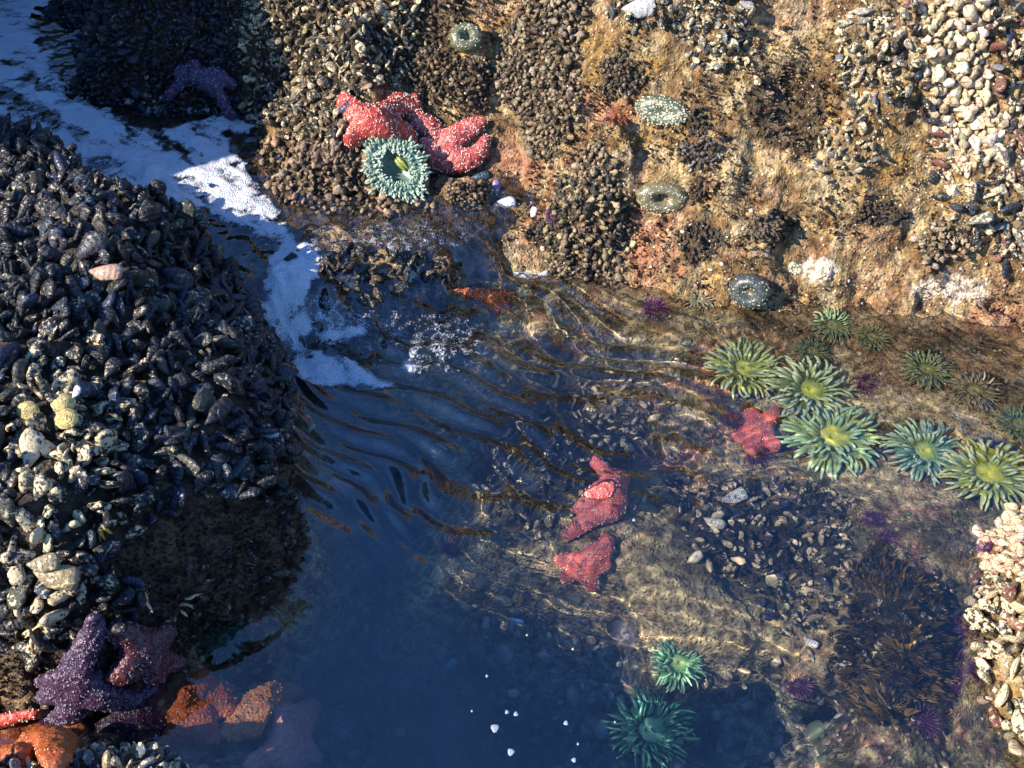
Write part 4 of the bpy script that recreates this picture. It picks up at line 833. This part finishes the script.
# ------------------------------------------------------------------ foam on the channel
def mat_foam():
    t = NT('foam'); d = t.attr('u'); v = t.vor(260); v2 = t.vor(90); n = t.noise(45, 5, .65)
    a = t.ramp(t.math('ADD', t.math('MULTIPLY', d, 1.55), t.math('SUBTRACT', t.math('ADD', t.math('MULTIPLY', n, 1.7), t.math('MULTIPLY', v, .6)), 1.50)), [(.0, 0), (.45, 1)])
    b = t.n('BsdfPrincipled', {'Base Color': t.mix(t.ramp(t.math('ADD', t.vor(330), t.math('MULTIPLY', n, .9)), [(.45, 1), (.95, 0)]), (.72, .76, .80), (.90, .92, .94)), 'Roughness': .45, 'Subsurface Weight': .25, 'Subsurface Scale': .006, 'Normal': t.bump(t.math('ADD', t.math('MULTIPLY', v, 1.0), t.math('MULTIPLY', n, 1.6)), .9, .008)})
    m = t.n('MixShader', {0: a, 1: t.n('BsdfTransparent').outputs[0], 2: b.outputs[0]}); t.put(t.out.inputs['Surface'], m.outputs[0]); return t.m
FOAM = [(-60, -60), (62, -40), (42, 30), (48, 65), (72, 100), (105, 110), (130, 126), (180, 128), (228, 112), (258, 126), (238, 134), (228, 150), (262, 190), (285, 228), (337, 262), (303, 288), (295, 318), (318, 330), (296, 345), (330, 358), (394, 386), (360, 392), (303, 380),
        (280, 350), (262, 300), (265, 270), (275, 240), (240, 228), (205, 208), (120, 212), (90, 190), (60, 150), (0, 125), (-60, 110)]
HOLES = [(15, 62, 24, 6, 5), (38, 82, 26, 8, 30), (8, 98, 20, 10, 10), (50, 120, 26, 12, 25), (75, 140, 18, 8, 20), (110, 165, 26, 8, 5), (120, 128, 16, 6, 25), (165, 140, 22, 6, 50), (185, 155, 18, 5, 50), (150, 220, 90, 12, 5), (232, 168, 10, 5, 40), (262, 250, 12, 6, 30), (205, 245, 30, 14, 20), (245, 235, 18, 5, 20)]
FOAMS = [(FOAM, 'foam'), ([(415, 350), (430, 352), (428, 362), (440, 374), (425, 380), (412, 372)], 'foam'), ([(520, 268), (545, 266), (552, 276), (535, 280), (510, 276)], 'foam'), ([(312, 330), (350, 325), (375, 332), (350, 342), (318, 345)], 'foam')]
w3 = np.stack([QX, QY, WH], -1).reshape(-1, 3); fuv, _ = proj(w3); fx = fuv[:, 0].reshape(QX.shape); fy = fuv[:, 1].reshape(QX.shape)
fx2 = fx + 9*fbm(QX*14, QY*14, s=501, o=3); fy2 = fy + 6*fbm(QX*14, QY*14, s=502, o=3)
dens = np.zeros(QX.shape)
for P, _n in FOAMS: dens = np.maximum(dens, sstep(-7, 12, sdist(fx2, fy2, P))*(1 if P is FOAM else .75))
for (hx, hy, a, b, rt) in HOLES:
    c, s = math.cos(R(rt)), math.sin(R(rt)); X_ = ((fx2-hx)*c+(fy2-hy)*s)/a; Y_ = (-(fx2-hx)*s+(fy2-hy)*c)/b
    dens = dens*(1-.8*np.exp(-(X_**2+Y_**2)**1.5))
aa = (QX*.75-QY*.66); bb = (QX*.66+QY*.75); dens *= 1-.5*sstep(-.05, .6, fbm(aa*5, bb*22, s=503, o=3)); dens *= 1-.3*sstep(.0, .6, fbm(QX*30, QY*30, s=504, o=3)); 
dens = np.maximum(dens, .20*np.exp(-((fx-390)/120)**2-((fy-238)/26)**2)+.30*np.exp(-((fx-320)/50)**2-((fy-315)/22)**2) + .22*np.exp(-((fx-430)/80)**2-((fy-345)/40)**2))
ft2 = ft + .0; ok = (dens > .12) & (fx > -120) & (fy > -120) & (fy < 420)
cell = ok[:-1, :-1] & ok[1:, :-1] & ok[:-1, 1:] & ok[1:, 1:]
fz = WH + .003 + .010*np.clip(dens-.25, 0, 1)*(.6+.5*fbm(QX*45, QY*45, s=505, o=2)) + .014*np.clip(dens-.3, 0, 1)*fbm(QX*12, QY*12, s=506, o=2)
Vf, Ff, iq = sheet(QX, QY, fz); Ff = Ff.reshape(QX.shape[0]-1, QX.shape[1]-1, 4)[cell]; used, inv = np.unique(Ff, return_inverse=True)
foam = link('foam', mesh_np('foam', Vf[used], inv.reshape(-1, 4), {'u': ('FLOAT', dens.ravel()[used])}), mat_foam(), kind='stuff', label='white sea foam drifting down the channel and over the cascade', category='foam')

# ------------------------------------------------------------------ grit, tiny acorn barnacles and algal turf on the wall
def sprinkle(mask, N, size, name, mat, label, flat=.6, cols=None, z=None, key='stuff', up=0.0, tpl=BEAD, minr=0):
    c = FI[mask]; wgt = 1/np.clip(TN[c, 2], .25, 1); pick = RNG.choice(c, N, p=wgt/wgt.sum()); P = TV[pick]+RNG.normal(0, .0025, (N, 3)); n_ = TN[pick]
    sz = size*np.exp(RNG.normal(0, .4, N)); rv = RNG.normal(0, 1, (N, 3)); X = np.cross(n_, rv); X /= np.linalg.norm(X, axis=1, keepdims=True); Y = np.cross(n_, X)
    T = tpl[0]; V = P[:, None]+n_[:, None]*(sz*up)[:, None, None] + sz[:, None, None]*(T[None, :, 0:1]*X[:, None]+T[None, :, 1:2]*Y[:, None]*.8+T[None, :, 2:3]*n_[:, None]*flat)
    k = len(T); offs = (np.arange(N)*k)[:, None, None]; Fs = []
    if len(tpl[2]): Fs.append((tpl[2][None]+offs).reshape(-1, 4))
    if len(tpl[1]): Fs.append((tpl[1][None]+offs).reshape(-1, 3))
    cc = np.array(cols)[RNG.integers(0, len(cols), N)]*np.exp(RNG.normal(0, .25, (N, 1)))
    o = link(name, mesh_np(name, V.reshape(-1, 3), Fs, {'col': ('FLOAT_COLOR', np.clip(np.repeat(cc, k, 0), 0, 1))}, smooth=False), mat, kind='stuff', label=label, category='seabed cover'); o.cycles.is_caustics_receiver = CAUSTICS; return o
def mat_col(name, rough=.5):
    t = NT(name); c = t.attr('col', 'Color'); n = t.noise(500, 3); t.bsdf(t.mix(t.ramp(n, [(.4, 0), (.65, .6)]), c, t.mix(.6, c, (.05, .04, .03))), rough, t.bump(n, .5, .001)); return t.m
M_COL = mat_col('grit'); M_WET = mat_col('wet_pebbles', .3)
wall_m = (TV[FI, 2] > WLT+.0) & (uvT[:, 0] > 330) & (uvT[:, 1] < 345) & (TV[FI, 1] > 0)
n3 = fbm(TV[FI, 0]*14, TV[FI, 1]*14, TV[FI, 2]*14, s=601, o=3)
sprinkle(wall_m & (n3 > -.25), 16000, .0030, 'barnacle_grit', M_COL, 'tiny pale barnacles and grit dusted over the sunlit rock wall', .7, [(.50, .42, .28), (.36, .27, .15), (.62, .55, .40), (.30, .16, .10), (.25, .2, .12)])
turf = wall_m & ((fbm(TV[FI, 0]*9, TV[FI, 1]*9, TV[FI, 2]*9, s=603, o=3) > .12) | inpoly(uvT[:, 0], uvT[:, 1], ell(795, 95, 48, 60)) | inpoly(uvT[:, 0], uvT[:, 1], ell(430, 40, 55, 50)) | inpoly(uvT[:, 0], uvT[:, 1], ell(745, 105, 30, 22)) | inpoly(uvT[:, 0], uvT[:, 1], ell(730, 190, 28, 30)) | inpoly(uvT[:, 0], uvT[:, 1], ell(590, 120, 25, 45)) | inpoly(uvT[:, 0], uvT[:, 1], ell(840, 215, 45, 25)))
TUFT = (np.array([(-.5, 0, 0), (.5, 0, 0), (.25, .2, 1.6), (-.3, .5, 1.2), (.1, -.6, 1.4), (0, .6, 0)]), np.array([(0, 1, 2), (1, 5, 3), (5, 0, 4), (0, 1, 4)]), np.zeros((0, 4), int))
sprinkle(turf, 26000, .0056, 'algal_turf', M_COL, 'short dark brown turf of algae in patches on the rock wall', 1.1, [(.10, .065, .04), (.15, .10, .06), (.08, .05, .04), (.22, .15, .09), (.13, .07, .06)], tpl=TUFT)
PEB = sphere_tpl(7, 4)
lbm = (TV[FI, 2] > .0) & inpoly(uvT[:, 0], uvT[:, 1], [(-200, 620), (60, 620), (110, 560), (150, 510), (220, 500), (305, 490), (310, 560), (200, 650), (-100, 720)])
sprinkle(lbm, 5000, .0045, 'algal_turf', M_COL, 'brown algal film and grit on the bare foot of the left boulder', 1.0, [(.045, .03, .02), (.07, .05, .03), (.03, .022, .015), (.09, .06, .05)], tpl=TUFT)
dk = (TV[FI, 2] < .05) & inpoly(uvA[:, 0], uvA[:, 1], ell(893, 640, 55, 82)) & (fbm(TV[FI, 0]*16, TV[FI, 1]*16, s=620, o=2) > -.1)
sprinkle(dk, 2400, .0085, 'seaweed', M_COL, 'dark brown seaweed fringe over the low rock at the lower right', 1.3, [(.10, .065, .015), (.16, .10, .02), (.05, .035, .012), (.22, .14, .03)], tpl=TUFT)
sea_m = (TV[FI, 2] < -.01) & (WLT < .05) & ~inpoly(uvA[:, 0], uvA[:, 1], ell(560, 460, 85, 75)) & ~inpoly(uvA[:, 0], uvA[:, 1], ell(755, 550, 95, 70))
ridge_px = inpoly(uvA[:, 0], uvA[:, 1], ell(640, 590, 80, 40)) | inpoly(uvA[:, 0], uvA[:, 1], ell(750, 650, 60, 45))
sprinkle(sea_m & ~ridge_px & (TV[FI, 2] > -.30), 5000, .0048, 'shell_gravel', M_WET, 'pale shell gravel and grit under the shallow water', .6, [(.45, .40, .24), (.35, .30, .16), (.22, .20, .13), (.35, .20, .14), (.16, .18, .10)], tpl=PEB)
sprinkle(sea_m & ~ridge_px & (TV[FI, 2] < -.22) & (np.hypot(uvA[:, 0]-676, uvA[:, 1]-664) > 42), 1500, .011, 'pebbles', M_WET, 'rounded dark pebbles and shells on the deep pool floor', .5, [(.20, .20, .17), (.12, .14, .12), (.30, .26, .22), (.45, .42, .36), (.16, .2, .12)], tpl=SPH)

# ------------------------------------------------------------------ single finds
def limpet(px, py, r, c, label):
    p, n = at(px, py, .03); s = m_per_px(p)*r; X, Y, Z = (np.array(v) for v in basis((n+Vector((-.2, -.8, .5))).normalized())); nn_ = 26; V = []; U = []
    for (q, h) in [(1, 0), (.97, .12), (.8, .32), (.55, .5), (.28, .62), (.1, .68), (.01, .69)]:
        a = np.linspace(0, 2*np.pi, nn_, endpoint=False); w_ = 1+.05*np.sin(a*11)*q; V.append(s*q*w_[:, None]*(np.cos(a)[:, None]*X+.88*np.sin(a)[:, None]*Y)+Z*h*s); U.append(np.full(nn_, q))
    V.append(np.zeros((nn_, 3))); U.append(np.ones(nn_)); k = 8
    F = np.array([(i*nn_+j, i*nn_+(j+1) % nn_, (i+1)*nn_+(j+1) % nn_, (i+1)*nn_+j) for i in range(6) for j in range(nn_)])
    N = 6*nn_+nn_; o = link('limpet', mesh_np('limpet', np.concatenate(V)[:7*nn_], F, {'u': ('FLOAT', np.concatenate(U)[:7*nn_]), 'col': ('FLOAT_COLOR', np.tile(c, (7*nn_, 1))), 'crust': ('FLOAT', np.full(7*nn_, .8)), 'rnd': ('FLOAT', np.zeros(7*nn_)), 'seam': ('FLOAT', np.ones(7*nn_))}), M_LIMP, label=label, category='limpet'); o.location = p
M_LIMP = mat_shell('limpet_shell', (.85, .62, .22), .55)
limpet(71, 431, 13, (.5, .38, .16), 'round yellow limpet, lowest of the three yellow ones in the sunny patch'); limpet(58, 408, 12, (.5, .40, .2), 'yellow limpet, uppermost of the three in the sunny patch'); limpet(34, 415, 12, (.46, .34, .15), 'rough yellow limpet, the one nearest the left edge of the three')
def find(px, py, L, rot, kind, colr, cr, label, cat, name, mat, lift=.03, flat=False):
    p, n = at(px, py, lift); s = m_per_px(p)*L; Xc = np.array([math.cos(R(rot)), math.sin(R(rot))*UP[1], math.sin(R(rot))*UP[2]]); X = Xc; Z = np.array((n+Vector((0, -.8, .6))).normalized()); Z = Z-X*(Z@X); Z /= np.linalg.norm(Z); Y = np.cross(Z, X)
    it = (kind, 0, np.array(p)-X*s*.5, X, Y, Z, s, np.array(colr), cr, .4)
    V, F, U, T = inst_geo(it, TPL['mussel']); me = mesh_np(name, V-np.array(p), F, {'u': ('FLOAT', U), 'col': ('FLOAT_COLOR', np.tile(colr, (len(V), 1))), 'crust': ('FLOAT', np.full(len(V), cr)), 'rnd': ('FLOAT', np.full(len(V), .3)), 'seam': ('FLOAT', T)})
    o = link(name, me, mat, label=label, category=cat); o.location = p; o.cycles.is_caustics_receiver = CAUSTICS; return o
M_BARE = mat_shell('bare_shell', (.75, .70, .62), .22, .6)
find(100, 292, 36, -3, 'mussel', (.50, .30, .20), .45, 'single orange brown shell lying flat on the dark mussel bed', 'shell', 'empty_shell', M_BARE, .055)
find(82, 413, 15, 60, 'mussel', (.80, .74, .66), .3, 'small white shell right of the yellow limpets', 'shell', 'empty_shell', M_BARE, .06)
find(57, 575, 50, -12, 'mussel', (.30, .22, .11), .6, 'long crusted mussel lit at the lower left of the boulder', 'mussel', 'mussel', M_MUS, .04)
find(52, 562, 36, 5, 'mussel', (.30, .24, .13), .6, 'crusted mussel stacked just above the long lit one', 'mussel', 'mussel', M_MUS, .05)
find(258, 433, 24, 3, 'mussel', (.42, .52, .62), .4, 'pale bluish shell at the right shoulder of the left boulder', 'shell', 'empty_shell', M_BARE, .03)
find(504, 207, 26, 8, 'mussel', (.72, .72, .74), .3, 'white shell lying at the waterline left of the brown clump', 'shell', 'empty_shell', M_BARE, .01)
find(534, 214, 14, 70, 'mussel', (.80, .80, .80), .2, 'small white shell beside the tiny purple urchin', 'shell', 'empty_shell', M_BARE, .01)
find(495, 190, 18, 80, 'mussel', (.20, .16, .28), .2, 'violet and white shell above the long white one', 'shell', 'empty_shell', M_BARE, .01)
find(346, 112, 22, 30, 'mussel', (.03, .04, .09), .1, 'glossy blue black mussel left of the red sea stars', 'mussel', 'mussel', M_BARE, .03)
find(482, 178, 22, 10, 'mussel', (.02, .05, .07), .1, 'shiny teal black mussel below the right red sea star', 'mussel', 'mussel', M_BARE, .01)
find(640, 8, 40, 5, 'mussel', (.55, .55, .52), .4, 'grey white shell lying flat at the top edge', 'shell', 'empty_shell', M_BARE, .03)
find(455, 650, 16, 60, 'mussel', (.25, .55, .55), .1, 'small turquoise shell adrift over the deep water', 'shell', 'empty_shell', M_BARE, .05)
find(516, 608, 16, -35, 'mussel', (.30, .60, .85), .1, 'bright blue shell on the slope below the pale ridge', 'shell', 'empty_shell', M_BARE, .05)
find(818, 642, 18, -40, 'mussel', (.85, .82, .70), .3, 'cream shell on the edge of the dark brown rock', 'shell', 'empty_shell', M_BARE, .03)
find(740, 505, 30, 20, 'mussel', (.80, .78, .66), .5, 'large cream shell in the underwater mussel bed', 'shell', 'empty_shell', M_BARE, .03)
find(712, 520, 26, -30, 'mussel', (.75, .72, .58), .5, 'cream shell left of the large one in the underwater bed', 'shell', 'empty_shell', M_BARE, .03)
find(693, 555, 22, 35, 'mussel', (.78, .72, .5), .5, 'yellowish shell at the left end of the underwater bed', 'shell', 'empty_shell', M_BARE, .03)

M_KELP = mat_plain('golden_kelp', (.42, .26, .04), .35); M_KELPT = mat_plain('tan_kelp', (.58, .42, .20), .4)
def kelp(px, py, n, L, label, mat, ang=-90):
    c, nn = at(px, py, .015); s = m_per_px(c)*L; mb = MB()
    for i in range(n):
        a = R(ang+RNG.uniform(-45, 45)); d = np.array([math.cos(a), math.sin(a)*UP[1], math.sin(a)*UP[2]]); q = np.array([-d[1], d[0], .3])*RNG.normal(0, .3); p0 = RNG.normal(0, .15, 3)*s; ln = s*RNG.uniform(.5, 1)
        mb.tube([p0+d*ln*t+q*ln*t*t+np.array(nn)*ln*.12*math.sin(t*5+i) for t in np.linspace(0, 1, 7)], np.array([.05, .11, .13, .12, .10, .07, .02])*s, 6, flat=.3)
    o = link('kelp_frond', mb.mesh('kelp_frond'), mat, label=label, category='seaweed'); o.location = c
kelp(98, 530, 4, 24, 'golden kelp scrap hanging under the sunlit mussels', M_KELP); kelp(135, 592, 4, 22, 'tan seaweed scrap dangling in the middle of the undercut', M_KELPT, -60); kelp(180, 600, 4, 18, 'pale seaweed scrap right of the tan one', M_KELPT, -10); kelp(45, 625, 6, 26, 'ragged tan seaweed at the foot of the boulder near the left edge', M_KELPT, -100)
kelp(85, 622, 3, 18, 'short tan seaweed scrap between the ragged one and the purple sea star', M_KELPT, -40)
# floating flecks of foam on the dark pool
M_FLECK = mat_plain('foam_fleck', (.30, .34, .40), .4, .1)
for i, (px, py, r, lab) in enumerate([(495, 728, 7, 'largest round fleck of foam floating on the deep water'), (511, 752, 6, 'foam fleck just below the largest one'), (507, 712, 3.5, 'left one of two small flecks above the largest'), (516, 714, 4, 'right one of two small flecks above the largest'), (566, 723, 4, 'lone foam fleck right of the largest one'), (574, 760, 4, 'foam fleck at the bottom edge'), (472, 711, 2, 'pinprick foam fleck at the far left of the flecks'),
        (487, 676, 2.5, 'foam fleck over the deep water, uppermost on the left'), (578, 744, 2.2, 'tiny fleck just above the bottom edge one'), (634, 520, 3, 'small fleck right of the curved red sea star'), (573, 649, 2.5, 'small fleck on open water below the pale ridge'), (527, 635, 2.2, 'tiny fleck below the bright blue shell'), (615, 722, 2, 'tiny fleck left of the teal anemone')]):
    c = on_z(px, py, .001); s = m_per_px(c)*r*.6; mb = MB(); a = np.linspace(0, 6.283, 14, endpoint=False)
    mb.ball((0, 0, 0), s, (np.array([s, 0, 0]), np.array([0, s*1.15, 0]), np.array([0, 0, .0015])))
    V = mb.V[0]; V[:, :2] *= (1+.16*np.sin(np.arctan2(V[:, 1], V[:, 0])*3+i))[:, None]
    o = link('foam_fleck', mb.mesh('foam_fleck'), M_FLECK, label=lab, category='foam', group='flecks of foam floating on the pool'); o.location = V3(c)
